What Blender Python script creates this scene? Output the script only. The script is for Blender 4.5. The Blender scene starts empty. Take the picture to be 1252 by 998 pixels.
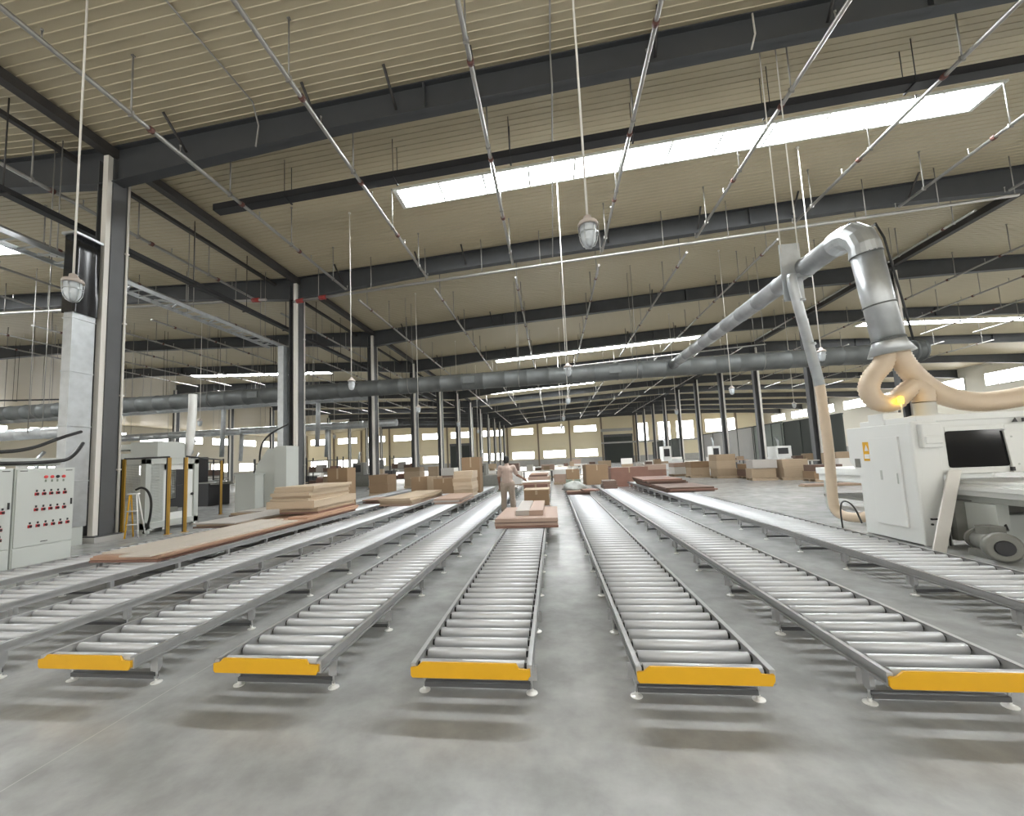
import bpy, math, random
from mathutils import Vector, Matrix
random.seed(7)
PI = math.pi
S = bpy.context.scene
COL = S.collection

# ------------------------------------------------------------------ camera, world, exposure
def make_camera():
    f, yaw, pit, rol = 505.8, math.radians(7.379), math.radians(5.1125), math.radians(-2.4869)
    cx, cy = 608.98, 518.99
    fw = Vector((-math.sin(yaw) * math.cos(pit), math.cos(yaw) * math.cos(pit), math.sin(pit)))
    r0 = Vector((math.cos(yaw), math.sin(yaw), 0))
    u0 = r0.cross(fw)
    r = r0 * math.cos(rol) + u0 * math.sin(rol)
    u = u0 * math.cos(rol) - r0 * math.sin(rol)
    cam = bpy.data.cameras.new('camera')
    cam.sensor_fit = 'HORIZONTAL'
    cam.sensor_width = 36.0
    cam.lens = f * 36.0 / 1252
    cam.shift_x = (626 - cx) / 1252
    cam.shift_y = (cy - 499) / 1252
    cam.clip_end = 500
    o = bpy.data.objects.new('camera', cam)
    m = Matrix((r, u, -fw)).transposed().to_4x4()
    m.translation = (0, 0, 1.6)
    o.matrix_world = m
    COL.objects.link(o)
    S.camera = o
make_camera()
S.view_settings.view_transform = 'Standard'
S.view_settings.look = 'None'
S.view_settings.gamma = 1.0
S.view_settings.use_curve_mapping = False
S.view_settings.exposure = 0.42
SKYLIGHT = 43.0      # daylight coming through the roof panels
WINDOW = 6.0         # daylight in the wall windows
w = bpy.data.worlds.new('world')
S.world = w
w.use_nodes = True
w.node_tree.nodes['Background'].inputs[0].default_value = (0.8, 0.9, 1, 1)
w.node_tree.nodes['Background'].inputs[1].default_value = 1.0

# ------------------------------------------------------------------ materials
MATS = {}
def mat(name, col, rough=0.5, metal=0.0, var=0.0, scale=6.0, bump=0.0, emit=None, strength=0.0, spec=0.5, stretch=(1, 1, 1)):
    m = bpy.data.materials.new(name)
    m.use_nodes = True
    nt = m.node_tree
    b = nt.nodes['Principled BSDF']
    b.inputs['Base Color'].default_value = (*col, 1)
    b.inputs['Roughness'].default_value = rough
    b.inputs['Metallic'].default_value = metal
    b.inputs['Specular IOR Level'].default_value = spec
    if emit:
        b.inputs['Emission Color'].default_value = (*emit, 1)
        b.inputs['Emission Strength'].default_value = strength
    if var or bump:
        tc = nt.nodes.new('ShaderNodeTexCoord')
        mp = nt.nodes.new('ShaderNodeMapping')
        mp.inputs['Scale'].default_value = stretch
        n = nt.nodes.new('ShaderNodeTexNoise')
        n.inputs['Scale'].default_value = scale
        n.inputs['Detail'].default_value = 5
        nt.links.new(tc.outputs['Object'], mp.inputs[0])
        nt.links.new(mp.outputs[0], n.inputs['Vector'])
        if var:
            mx = nt.nodes.new('ShaderNodeMix')
            mx.data_type = 'RGBA'
            mx.inputs[6].default_value = (*[max(0, c * (1 - var)) for c in col], 1)
            mx.inputs[7].default_value = (*[min(1, c * (1 + var)) for c in col], 1)
            nt.links.new(n.outputs['Fac'], mx.inputs[0])
            nt.links.new(mx.outputs[2], b.inputs['Base Color'])
        if bump:
            bp = nt.nodes.new('ShaderNodeBump')
            bp.inputs['Strength'].default_value = bump
            bp.inputs['Distance'].default_value = 0.01
            nt.links.new(n.outputs['Fac'], bp.inputs['Height'])
            nt.links.new(bp.outputs[0], b.inputs['Normal'])
    MATS[name] = m
    return m

def concrete():
    m = bpy.data.materials.new('polished concrete')
    m.use_nodes = True
    nt = m.node_tree
    L = nt.links.new
    b = nt.nodes['Principled BSDF']
    tc = nt.nodes.new('ShaderNodeTexCoord')
    def noise(sc, det, rough=0.55):
        n = nt.nodes.new('ShaderNodeTexNoise')
        n.inputs['Scale'].default_value = sc
        n.inputs['Detail'].default_value = det
        n.inputs['Roughness'].default_value = rough
        L(tc.outputs['Object'], n.inputs['Vector'])
        return n
    n1, n2, n3 = noise(0.5, 5), noise(2.6, 6, 0.6), noise(45, 3)
    r1 = nt.nodes.new('ShaderNodeValToRGB')
    r1.color_ramp.elements[0].position = 0.33
    r1.color_ramp.elements[0].color = (0.345, 0.352, 0.358, 1)
    r1.color_ramp.elements[1].position = 0.68
    r1.color_ramp.elements[1].color = (0.455, 0.46, 0.462, 1)
    L(n1.outputs['Fac'], r1.inputs[0])
    r2 = nt.nodes.new('ShaderNodeValToRGB')
    r2.color_ramp.elements[0].position = 0.35
    r2.color_ramp.elements[0].color = (0.78, 0.775, 0.76, 1)
    r2.color_ramp.elements[1].position = 0.7
    r2.color_ramp.elements[1].color = (1.12, 1.12, 1.10, 1)
    L(n2.outputs['Fac'], r2.inputs[0])
    mul = nt.nodes.new('ShaderNodeMix')
    mul.data_type = 'RGBA'
    mul.blend_type = 'MULTIPLY'
    mul.inputs[0].default_value = 1
    L(r1.outputs[0], mul.inputs[6])
    L(r2.outputs[0], mul.inputs[7])
    # saw-cut joints every 6 m, filled with pale sealant
    sep = nt.nodes.new('ShaderNodeSeparateXYZ')
    L(tc.outputs['Object'], sep.inputs[0])
    prev = None
    for ax, off in ((0, 2.95), (1, 1.0)):
        a = nt.nodes.new('ShaderNodeMath'); a.operation = 'ADD'; a.inputs[1].default_value = off + 600
        L(sep.outputs[ax], a.inputs[0])
        mo = nt.nodes.new('ShaderNodeMath'); mo.operation = 'MODULO'; mo.inputs[1].default_value = 6.0
        L(a.outputs[0], mo.inputs[0])
        lt = nt.nodes.new('ShaderNodeMath'); lt.operation = 'LESS_THAN'; lt.inputs[1].default_value = 0.007
        L(mo.outputs[0], lt.inputs[0])
        if prev is None:
            prev = lt
    jm = nt.nodes.new('ShaderNodeMix')
    jm.data_type = 'RGBA'
    L(prev.outputs[0], jm.inputs[0])
    L(mul.outputs[2], jm.inputs[6])
    jm.inputs[7].default_value = (0.46, 0.455, 0.44, 1)
    L(jm.outputs[2], b.inputs['Base Color'])
    rr = nt.nodes.new('ShaderNodeMapRange')
    rr.inputs['To Min'].default_value = 0.18
    rr.inputs['To Max'].default_value = 0.262
    b.inputs['Specular IOR Level'].default_value = 0.28
    L(n2.outputs['Fac'], rr.inputs['Value'])
    L(rr.outputs[0], b.inputs['Roughness'])
    bp = nt.nodes.new('ShaderNodeBump')
    bp.inputs['Strength'].default_value = 0.03
    bp.inputs['Distance'].default_value = 0.004
    L(n3.outputs['Fac'], bp.inputs['Height'])
    L(bp.outputs[0], b.inputs['Normal'])
    return m

M_floor = concrete()
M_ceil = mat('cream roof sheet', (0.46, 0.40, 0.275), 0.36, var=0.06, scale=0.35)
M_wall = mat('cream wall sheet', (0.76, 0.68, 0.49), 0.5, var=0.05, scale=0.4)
M_side = mat('pale side wall sheet', (0.74, 0.71, 0.62), 0.5, var=0.05, scale=0.4)
M_dado = mat('grey plinth wall', (0.42, 0.41, 0.39), 0.7, var=0.15, scale=1.5)
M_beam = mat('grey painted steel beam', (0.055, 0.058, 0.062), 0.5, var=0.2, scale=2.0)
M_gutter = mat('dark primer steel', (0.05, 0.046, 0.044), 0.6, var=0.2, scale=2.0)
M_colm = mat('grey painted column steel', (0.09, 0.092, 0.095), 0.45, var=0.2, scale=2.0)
M_colpil = mat('wall pillar', (0.22, 0.18, 0.13), 0.6)
M_white = mat('white plastic', (0.78, 0.78, 0.76), 0.4, var=0.04, scale=3)
M_galv = mat('galvanized steel', (0.50, 0.52, 0.53), 0.42, 0.75, var=0.22, scale=5, bump=0.05)
M_spiral = mat('old galvanized duct', (0.13, 0.138, 0.135), 0.5, 0.35, var=0.2, scale=3)
M_pipegrey = mat('weathered zinc duct', (0.33, 0.34, 0.345), 0.45, 0.65, var=0.25, scale=4)
M_pipe = mat('zinc pipe', (0.36, 0.35, 0.33), 0.36, 0.75, var=0.1, scale=8)
M_red = mat('red coupling', (0.28, 0.035, 0.03), 0.5)
M_coup = mat('rusty coupling', (0.12, 0.05, 0.04), 0.6)
M_rod = mat('hanger rod steel', (0.30, 0.29, 0.27), 0.5, 0.4)
M_black = mat('black steel tray', (0.018, 0.018, 0.02), 0.5)
M_rail = mat('brushed steel rail', (0.46, 0.465, 0.47), 0.4, 0.4, var=0.12, scale=9)
M_roller = mat('zinc plated roller', (0.64, 0.655, 0.68), 0.36, 0.2, var=0.05, scale=12)
M_cap = mat('black bearing cap', (0.02, 0.02, 0.02), 0.6)
M_yellow = mat('yellow painted steel', (0.74, 0.40, 0.010), 0.45, var=0.08, scale=8)
M_foot = mat('bright zinc foot', (0.85, 0.85, 0.83), 0.4, 0.2)
M_mach = mat('machine white paint', (0.74, 0.75, 0.73), 0.38, var=0.03, scale=2)
M_cab = mat('cabinet light grey paint', (0.56, 0.585, 0.56), 0.42, var=0.03, scale=2)
M_machg = mat('machine grey paint', (0.50, 0.52, 0.49), 0.45, var=0.04, scale=2)
M_glass = mat('dark tinted window', (0.004, 0.004, 0.005), 0.08)
M_dark = mat('dark iron', (0.03, 0.03, 0.032), 0.55)
M_motor = mat('grey cast iron', (0.22, 0.22, 0.20), 0.5, 0.3, var=0.2, scale=9)
M_hose = mat('beige ribbed hose', (0.62, 0.50, 0.37), 0.45, var=0.08, scale=6)
M_beacon = mat('lit amber beacon', (0.9, 0.5, 0.02), 0.3, emit=(1.0, 0.62, 0.02), strength=9)
M_rsw = mat('red switch plate', (0.55, 0.03, 0.04), 0.5)
M_redlit = mat('red pilot ring', (0.75, 0.08, 0.08), 0.4)
M_post = mat('fence post yellow', (0.42, 0.24, 0.03), 0.5)
M_lamp = mat('lamp glass', (0.55, 0.59, 0.62), 0.12, spec=0.8)
M_lampcap = mat('lamp cast housing', (0.48, 0.42, 0.38), 0.5, var=0.1)
M_conduit = mat('white conduit', (0.72, 0.69, 0.64), 0.45)
M_plast = mat('black plastic sheet', (0.012, 0.012, 0.014), 0.22)
M_cable = mat('black rubber cable', (0.015, 0.015, 0.015), 0.5)
M_pane = mat('window pane in daylight', (0.9, 0.9, 0.9), 0.3, emit=(1.0, 0.99, 0.96), strength=WINDOW)
M_sky = mat('translucent roof light', (0.9, 0.9, 0.9), 0.4, emit=(0.95, 0.985, 1.0), strength=SKYLIGHT)
M_frame = mat('window frame', (0.70, 0.70, 0.66), 0.5)
M_door = mat('dark roller door', (0.035, 0.042, 0.036), 0.6)
M_part = mat('grey green partition', (0.16, 0.18, 0.16), 0.6, var=0.1, scale=1)
M_partl = mat('pale grey partition', (0.36, 0.35, 0.33), 0.6, var=0.08, scale=1)
WOODS = {
    'pink': mat('pinkish board face', (0.40, 0.285, 0.225), 0.55, var=0.12, scale=4, stretch=(1, 6, 6)),
    'pale': mat('pale faced board', (0.58, 0.52, 0.45), 0.5, var=0.06, scale=3),
    'orange': mat('orange board edge', (0.46, 0.29, 0.20), 0.55, var=0.1, scale=5),
    'tan': mat('tan plywood', (0.40, 0.305, 0.21), 0.6, var=0.1, scale=4, stretch=(1, 6, 6)),
    'light': mat('light birch panel', (0.50, 0.40, 0.29), 0.55, var=0.08, scale=4, stretch=(1, 6, 6)),
    'brown': mat('brown cardboard', (0.25, 0.165, 0.095), 0.75, var=0.1, scale=3),
    'card': mat('plain cardboard', (0.34, 0.255, 0.17), 0.75, var=0.1, scale=3),
    'red': mat('red brown veneer', (0.22, 0.115, 0.085), 0.5, var=0.12, scale=4),
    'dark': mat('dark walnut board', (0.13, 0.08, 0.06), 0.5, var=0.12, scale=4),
    'grey': mat('grey faced board', (0.42, 0.39, 0.36), 0.6, var=0.08, scale=3),
    'white': mat('white faced panel', (0.72, 0.70, 0.66), 0.5, var=0.04, scale=3),
    'green': mat('dull green plastic', (0.20, 0.24, 0.19), 0.6, var=0.1, scale=3),
}
M_skin = mat('skin', (0.22, 0.11, 0.07), 0.55)
M_hair = mat('black hair', (0.008, 0.007, 0.007), 0.6, bump=0.4, scale=80)
M_shirt = mat('dusty pink work shirt', (0.45, 0.35, 0.30), 0.8, var=0.08, scale=14, bump=0.2)
M_trous = mat('grey beige trousers', (0.33, 0.27, 0.22), 0.85, var=0.1, scale=12, bump=0.2)
M_shoe = mat('dark work shoe', (0.05, 0.045, 0.04), 0.6)
M_rag = mat('grey plastic wrap', (0.30, 0.31, 0.29), 0.5, var=0.25, scale=10, bump=0.4)

# ------------------------------------------------------------------ mesh builder
class MB:
    def __init__(s):
        s.v, s.f, s.mi, s.sm = [], [], [], []
    def face(s, idx, mi=0, sm=False):
        s.f.append(idx); s.mi.append(mi); s.sm.append(sm)
    def box(s, x0, x1, y0, y1, z0, z1, mi=0, bev=0.0):
        return s.hexa([(x0, y0, z0), (x1, y0, z0), (x1, y1, z0), (x0, y1, z0), (x0, y0, z1), (x1, y0, z1), (x1, y1, z1), (x0, y1, z1)], mi)
    def hexa(s, p, mi=0):
        k = len(s.v)
        s.v += [tuple(q) for q in p]
        for q in ((0, 3, 2, 1), (4, 5, 6, 7), (0, 1, 5, 4), (1, 2, 6, 5), (2, 3, 7, 6), (3, 0, 4, 7)):
            s.face([k + i for i in q], mi)
        return s
    def obox(s, c, dx, dy, dz, rz=0.0, mi=0):
        # box centred in x and y on c, resting at c.z, turned about z
        ca, sa = math.cos(rz), math.sin(rz)
        p = []
        for z in (0, dz):
            for x, y in ((-dx / 2, -dy / 2), (dx / 2, -dy / 2), (dx / 2, dy / 2), (-dx / 2, dy / 2)):
                p.append((c[0] + x * ca - y * sa, c[1] + x * sa + y * ca, c[2] + z))
        return s.hexa(p, mi)
    def prism(s, pts, axis, a, b, mi=0):
        # pts: polygon in the other two axes; axis 'x','y','z'
        k = len(s.v); n = len(pts)
        for t in (a, b):
            for p, q in pts:
                s.v.append({'x': (t, p, q), 'y': (p, t, q), 'z': (p, q, t)}[axis])
        s.face([k + i for i in range(n)], mi)
        s.face([k + n + i for i in reversed(range(n))], mi)
        for i in range(n):
            j = (i + 1) % n
            s.face([k + j, k + i, k + n + i, k + n + j], mi)
        return s
    def tube(s, pts, r, seg=10, mi=0, caps=True, smooth=True):
        pts = [Vector(p) for p in pts]
        rs = r if isinstance(r, (list, tuple)) else [r] * len(pts)
        k = len(s.v)
        prev = None
        for i, p in enumerate(pts):
            if i == 0: d = pts[1] - p
            elif i == len(pts) - 1: d = p - pts[i - 1]
            else: d = (pts[i + 1] - p).normalized() + (p - pts[i - 1]).normalized()
            d = d.normalized() if d.length > 1e-9 else Vector((0, 0, 1))
            if prev is None:
                a = Vector((0, 0, 1)) if abs(d.z) < 0.9 else Vector((1, 0, 0))
                n = (a - d * a.dot(d)).normalized()
            else:
                n = prev - d * prev.dot(d)
                n = n.normalized() if n.length > 1e-6 else prev
            prev = n
            bb = d.cross(n)
            for j in range(seg):
                t = 2 * PI * j / seg
                s.v.append(tuple(p + (n * math.cos(t) + bb * math.sin(t)) * rs[i]))
        for i in range(len(pts) - 1):
            for j in range(seg):
                a, b = k + i * seg + j, k + i * seg + (j + 1) % seg
                s.face([a, b, b + seg, a + seg], mi, smooth)
        if caps:
            s.face([k + j for j in reversed(range(seg))], mi)
            e = k + (len(pts) - 1) * seg
            s.face([e + j for j in range(seg)], mi)
        return s
    def lathe(s, prof, c=(0, 0, 0), seg=16, mi=0, smooth=True):
        # prof: (radius, z) pairs, about the vertical axis through c
        k = len(s.v)
        for r, z in prof:
            for j in range(seg):
                t = 2 * PI * j / seg
                s.v.append((c[0] + r * math.cos(t), c[1] + r * math.sin(t), c[2] + z))
        n = len(prof)
        for i in range(n - 1):
            for j in range(seg):
                a, b = k + i * seg + j, k + i * seg + (j + 1) % seg
                s.face([a, b, b + seg, a + seg], mi, smooth)
        s.face([k + j for j in reversed(range(seg))], mi)
        s.face([k + (n - 1) * seg + j for j in range(seg)], mi)
        return s
    def build(s, name, mats, parent=None, bevel=0.0, loc=None, rz=None):
        me = bpy.data.meshes.new(name)
        me.from_pydata(s.v, [], s.f)
        me.update()
        for m in (mats if isinstance(mats, (list, tuple)) else [mats]):
            me.materials.append(m)
        me.polygons.foreach_set('material_index', s.mi)
        me.polygons.foreach_set('use_smooth', s.sm)
        o = bpy.data.objects.new(name, me)
        COL.objects.link(o)
        if parent is not None:
            o.parent = parent
        if loc is not None:
            o.location = loc
        if rz is not None:
            o.rotation_euler.z = rz
        if bevel:
            b = o.modifiers.new('bevel', 'BEVEL')
            b.width = bevel
            b.segments = 2
            b.limit_method = 'ANGLE'
        return o

def sm(pts, n=3):
    # round the corners of a cable path
    P = [Vector(p) for p in pts]
    for _ in range(n):
        Q = [P[0]]
        for a, b in zip(P, P[1:]):
            Q += [a.lerp(b, .25), a.lerp(b, .75)]
        P = Q + [P[-1]]
    return [tuple(p) for p in P]
def tag(o, label=None, cat=None, group=None, kind=None):
    if label: o['label'] = label
    if cat: o['category'] = cat
    if group: o['group'] = group
    if kind: o['kind'] = kind
    return o
def thing(name, label, cat, loc=(0, 0, 0), rz=0, group=None):
    o = bpy.data.objects.new(name, None)
    o.empty_display_size = 0.1
    o.location = loc
    o.rotation_euler.z = rz
    COL.objects.link(o)
    return tag(o, label, cat, group)
def link_copy(o, parent=None):
    c = o.copy()
    COL.objects.link(c)
    if parent is not None:
        c.parent = parent
    return c
KIDS = {}
def children(o):
    return list(o.children)
def copy_tree(o, loc=None, label=None, group=None):
    c = link_copy(o)
    for ch in children(o):
        d = link_copy(ch, c)
        for g in children(ch):
            link_copy(g, d)
    if loc is not None: c.location = loc
    if label: c['label'] = label
    if group: c['group'] = group
    return c
ORD = ['first', 'second', 'third', 'fourth', 'fifth', 'sixth', 'seventh', 'eighth', 'ninth', 'tenth', 'eleventh', 'twelfth', 'thirteenth', 'fourteenth', 'fifteenth']

# ------------------------------------------------------------------ hall shell
XL, XR, YB, YF = -75.4, 51.8, -9.8, 109.0
VAL, RID, SL = -11.8, 20.0, 0.046
Z0 = 10.757
def ceil(x):
    if x < -43.6: return 12.22 - SL * (-43.6 - x)
    if x < VAL: return Z0 + SL * (VAL - x)
    if x < RID: return Z0 + SL * (x - VAL)
    return 12.22 - SL * (x - RID)

tag(MB().box(XL, XR, YB, YF, -0.2, 0).build('floor', M_floor), kind='structure')

def ceiling():
    m = MB()
    P, ys = 0.20, []
    y = YB
    while y < YF:
        ys += [(y, 0), (y + 0.155, 0), (y + 0.165, -0.016), (y + 0.19, -0.016)]
        y += P
    xs = [XL, -43.6, VAL, RID, XR]
    for x in xs:
        for yy, dz in ys:
            m.v.append((x, yy, ceil(x) + dz))
    n = len(ys)
    for i in range(len(xs) - 1):
        for j in range(n - 1):
            m.face([i * n + j, i * n + j + 1, (i + 1) * n + j + 1, (i + 1) * n + j])
    # weather skin a little above, so the roof has thickness
    k = len(m.v)
    for x in xs:
        for yy in (YB, YF):
            m.v.append((x, yy, ceil(x) + 0.15))
    for i in range(len(xs) - 1):
        a = k + 2 * i
        m.face([a, a + 2, a + 3, a + 1])
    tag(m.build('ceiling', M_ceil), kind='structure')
ceiling()

def wall(name, x0, x1, y0, y1, d0=2.0):
    m = MB()
    if abs(x1 - x0) > abs(y1 - y0):
        xs = [x for x in (XL, -43.6, VAL, RID, XR)]
        for a, b in zip(xs, xs[1:]):
            m.hexa([(a, y0, d0), (b, y0, d0), (b, y1, d0), (a, y1, d0), (a, y0, ceil(a)), (b, y0, ceil(b)), (b, y1, ceil(b)), (a, y1, ceil(a))])
        m.box(XL, XR, y0 - 0.03, y1 + 0.03, 0, d0, 1)
    else:
        m.box(x0, x1, y0, y1, d0, ceil((x0 + x1) / 2))
        m.box(x0 - 0.03, x1 + 0.03, y0, y1, 0, d0, 1)
    return tag(m.build(name, [M_wall if name == 'wall_far' else M_side, M_dado]), kind='structure')
wall('wall_far', XL, XR, YF, YF + 0.25, 1.6)
wall('wall_back', XL, XR, YB - 0.25, YB, 1.6)
wall('wall_left', XL - 0.25, XL, YB, YF, 1.6)
wall('wall_right', XR, XR + 0.25, YB, YF, 1.6)

WIN = [0]
def window(axis, c, a, b, z0, z1, n=3):
    """axis 'y': window in a wall facing along y at y=c; frame projects into the hall."""
    WIN[0] += 1
    fr, pn = MB(), MB()
    inn = -1 if c > 0 else 1
    def bx(m, p, q, zz0, zz1, d0, d1):
        lo, hi = sorted((c + inn * d0, c + inn * d1))
        if axis == 'y': m.box(p, q, lo, hi, zz0, zz1)
        else: m.box(lo, hi, p, q, zz0, zz1)
    t = 0.09
    bx(fr, a, b, z0, z0 + t, 0, 0.12); bx(fr, a, b, z1 - t, z1, 0, 0.12)
    for i in range(n + 1):
        x = a + (b - a) * i / n
        bx(fr, max(a, x - t / 2), min(b, x + t / 2), z0, z1, 0, 0.12)
    o = tag(fr.build('window_%d' % WIN[0], M_frame), kind='structure')
    bx(pn, a + t / 2, b - t / 2, z0 + t / 2, z1 - t / 2, 0.02, 0.05)
    tag(pn.build('pane', M_pane, o), kind='structure')
P0, PP = 4.47, 8.15
k = -9
while P0 + PP * k < XR - 3:
    a = P0 + PP * k
    m_ = a + PP / 2
    if m_ - 3 > XL and m_ < 12.5 and not (-28.3 < m_ < -20):
        window('y', YF, m_ - 2.85, m_ + 2.85, 1.85, 3.85)
        window('y', YF, m_ - 2.85, m_ + 2.85, 8.25, 9.95, 4)
    k += 1
window('y', YF, -27.1, -21.4, 8.25, 9.95, 4)
for a, b in ((21.6, 24.2), (26.6, 29.6), (31.0, 35.2)):
    window('y', YF, a, b, 5.0, 9.85, 2)
window('y', YF, 38.0, 45.0, 6.6, 9.9, 4)
for sx in (XL, XR):
    y = -6.5
    while y < YF - 4:
        window('x', sx, y, y + 5.7, 8.0, 9.6, 4)
        if sx < 0 or y < 40:
            window('x', sx, y, y + 5.7, 1.85, 3.85)
        y += PP
for i in range(-5, 4):  # unseen windows behind the camera, added to brighten the front floor
    window('y', YB, P0 + PP * i + 1.2, P0 + PP * i + 6.9, 1.85, 3.85)
    window('y', YB, P0 + PP * i + 1.2, P0 + PP * i + 6.9, 8.1, 9.9, 4)
# wall pillars
for i in range(-9, 6):
    x = P0 + PP * i
    if XL < x < XR:
        tag(MB().box(x - 0.2, x + 0.2, YF - 0.3, YF, 0, ceil(x)).build('column', M_colpil), 'steel pillar on the far wall, %s from the left end' % (ORD + ['sixteenth'])[i + 9], 'pillar', kind='structure')
# dark roller doors in the far wall
def roller_door(n, x0, x1, z1):
    m = MB()
    m.box(x0, x1, YF - 0.16, YF - 0.02, 0, z1)
    z = 0.2
    while z < z1:
        m.box(x0, x1, YF - 0.19, YF - 0.16, z, z + 0.12)
        z += 0.2
    o = tag(m.build('door_%d' % n, M_door), 'dark closed roller door in the far wall', 'door', kind='structure')
    o['label'] = ['dark closed roller door in the far wall, right of the three window pairs', 'dark closed roller door in the far wall, behind the column row on the left'][n - 1]
    f = MB()
    f.box(x0 - 0.2, x0, YF - 0.25, YF - 0.02, 0, z1 + 0.3)
    f.box(x1, x1 + 0.2, YF - 0.25, YF - 0.02, 0, z1 + 0.3)
    f.box(x0 - 0.2, x1 + 0.2, YF - 0.5, YF - 0.02, z1, z1 + 0.6)
    tag(f.build('door_frame', M_colm, o), kind='structure')
roller_door(1, 13.2, 20.0, 6.6)
roller_door(2, -27.2, -21.4, 6.2)
tag(MB().box(12.4, 36.0, YF - 0.45, YF - 0.1, 8.1 - 3.2, 8.5 - 3.2).box(12.4, 20.3, YF - 0.5, YF - 0.1, 8.0, 8.7).build('trim_1', M_dado), kind='structure')

# skylight strips
def skylight(x0, x1, y, label):
    n = 12
    fr = MB()
    def slab(m, a, b, ya, yb, d0, d1):
        m.hexa([(a, ya, ceil(a) - d0), (b, ya, ceil(b) - d0), (b, yb, ceil(b) - d0), (a, yb, ceil(a) - d0),
                (a, ya, ceil(a) - d1), (b, ya, ceil(b) - d1), (b, yb, ceil(b) - d1), (a, yb, ceil(a) - d1)])
    slab(fr, x0 - 0.06, x1 + 0.06, y - 0.54, y - 0.48, 0.07, 0.0)
    slab(fr, x0 - 0.06, x1 + 0.06, y + 0.48, y + 0.54, 0.07, 0.0)
    for i in range(n + 1):
        x = x0 + (x1 - x0) * i / n
        t = 0.035 if 0 < i < n else 0.07
        slab(fr, x - t, x + t, y - 0.48, y + 0.48, 0.06, 0.0)
    o = tag(fr.build('skylight', M_frame), label, 'skylight', 'translucent skylight strips in the roof', 'structure')
    p = MB()
    slab(p, x0, x1, y - 0.48, y + 0.48, 0.045, 0.03)
    tag(p.build('pane', M_sky, o), kind='structure')
for i, y in enumerate((13.4, 38.2, 62.4, 87.0)):
    where = ['over the conveyors near the hanging lamps', 'above the long round duct', 'far down the hall', 'close to the far wall'][i]
    skylight(-4.9, 13.5, y, 'long bright skylight strip in the middle roof ' + where)
    skylight(-37.0, -21.6, y, 'bright skylight strip in the left roof slope, %s from the camera' % ORD[i])
    skylight(26.4, 44.5, y, 'bright skylight strip in the right roof slope, %s from the camera' % ORD[i])
skylight(-9.5, 6.0, 55.6, 'slim bright skylight strip starting near the left columns far off')

# roof beams
BY = [9.4 + 8.36 * i for i in range(12)]
def roof_beam(xa, xb, y, label, da=1.05, db=1.05, mid=0.75):
    m = MB()
    n = 14
    def depth(t):
        L = abs(xb - xa)
        d = t * L
        e = L - d
        v = mid
        if d < 6.5: v = max(v, da + (mid - da) * d / 6.5)
        if e < 6.5: v = max(v, db + (mid - db) * e / 6.5)
        return v
    top = [(xa + (xb - xa) * i / n, ceil(xa + (xb - xa) * i / n) - 0.03) for i in range(n + 1)]
    bot = [(x, z - depth(i / n)) for i, (x, z) in enumerate(top)]
    for i in range(n):
        (x0, z0), (x1, z1) = top[i], top[i + 1]
        (u0, b0), (u1, b1) = bot[i], bot[i + 1]
        m.hexa([(x0, y - .015, b0), (x1, y - .015, b1), (x1, y + .015, b1), (x0, y + .015, b0), (x0, y - .015, z0), (x1, y - .015, z1), (x1, y + .015, z1), (x0, y + .015, z0)])
        for (p0, p1, h0) in ((b0, b1, 0), (z0 - .025, z1 - .025, 0)):
            m.hexa([(x0, y - .15, p0), (x1, y - .15, p1), (x1, y + .15, p1), (x0, y + .15, p0), (x0, y - .15, p0 + .025), (x1, y - .15, p1 + .025), (x1, y + .15, p1 + .025), (x0, y + .15, p0 + .025)])
    # splice plates
    for t in (0.33, 0.66):
        i = int(t * n)
        x = top[i][0]
        m.box(x - .025, x + .025, y - .15, y + .15, bot[i][1], top[i][1])
    o = tag(m.build('roof_beam', M_beam), label, 'roof beam', kind='structure')
    return o
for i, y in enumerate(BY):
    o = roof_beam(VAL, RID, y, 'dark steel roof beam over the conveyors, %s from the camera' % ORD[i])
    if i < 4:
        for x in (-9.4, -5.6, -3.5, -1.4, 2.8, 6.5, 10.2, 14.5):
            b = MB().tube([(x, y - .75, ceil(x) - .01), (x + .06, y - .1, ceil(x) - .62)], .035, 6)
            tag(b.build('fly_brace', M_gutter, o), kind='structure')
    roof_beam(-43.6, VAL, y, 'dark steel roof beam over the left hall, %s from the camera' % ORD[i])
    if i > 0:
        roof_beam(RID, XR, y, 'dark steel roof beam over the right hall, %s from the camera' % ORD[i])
# beams running along the column rows
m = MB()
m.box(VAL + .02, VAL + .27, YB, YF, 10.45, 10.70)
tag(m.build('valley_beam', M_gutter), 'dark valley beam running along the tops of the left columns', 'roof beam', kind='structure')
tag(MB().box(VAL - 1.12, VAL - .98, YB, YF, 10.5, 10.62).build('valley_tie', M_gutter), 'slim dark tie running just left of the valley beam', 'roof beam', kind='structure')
tag(MB().box(RID - .15, RID + .15, YB, YF, 11.8, 12.1).build('ridge_beam', M_gutter), 'dark beam running along the tops of the right columns', 'roof beam', kind='structure')

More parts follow.
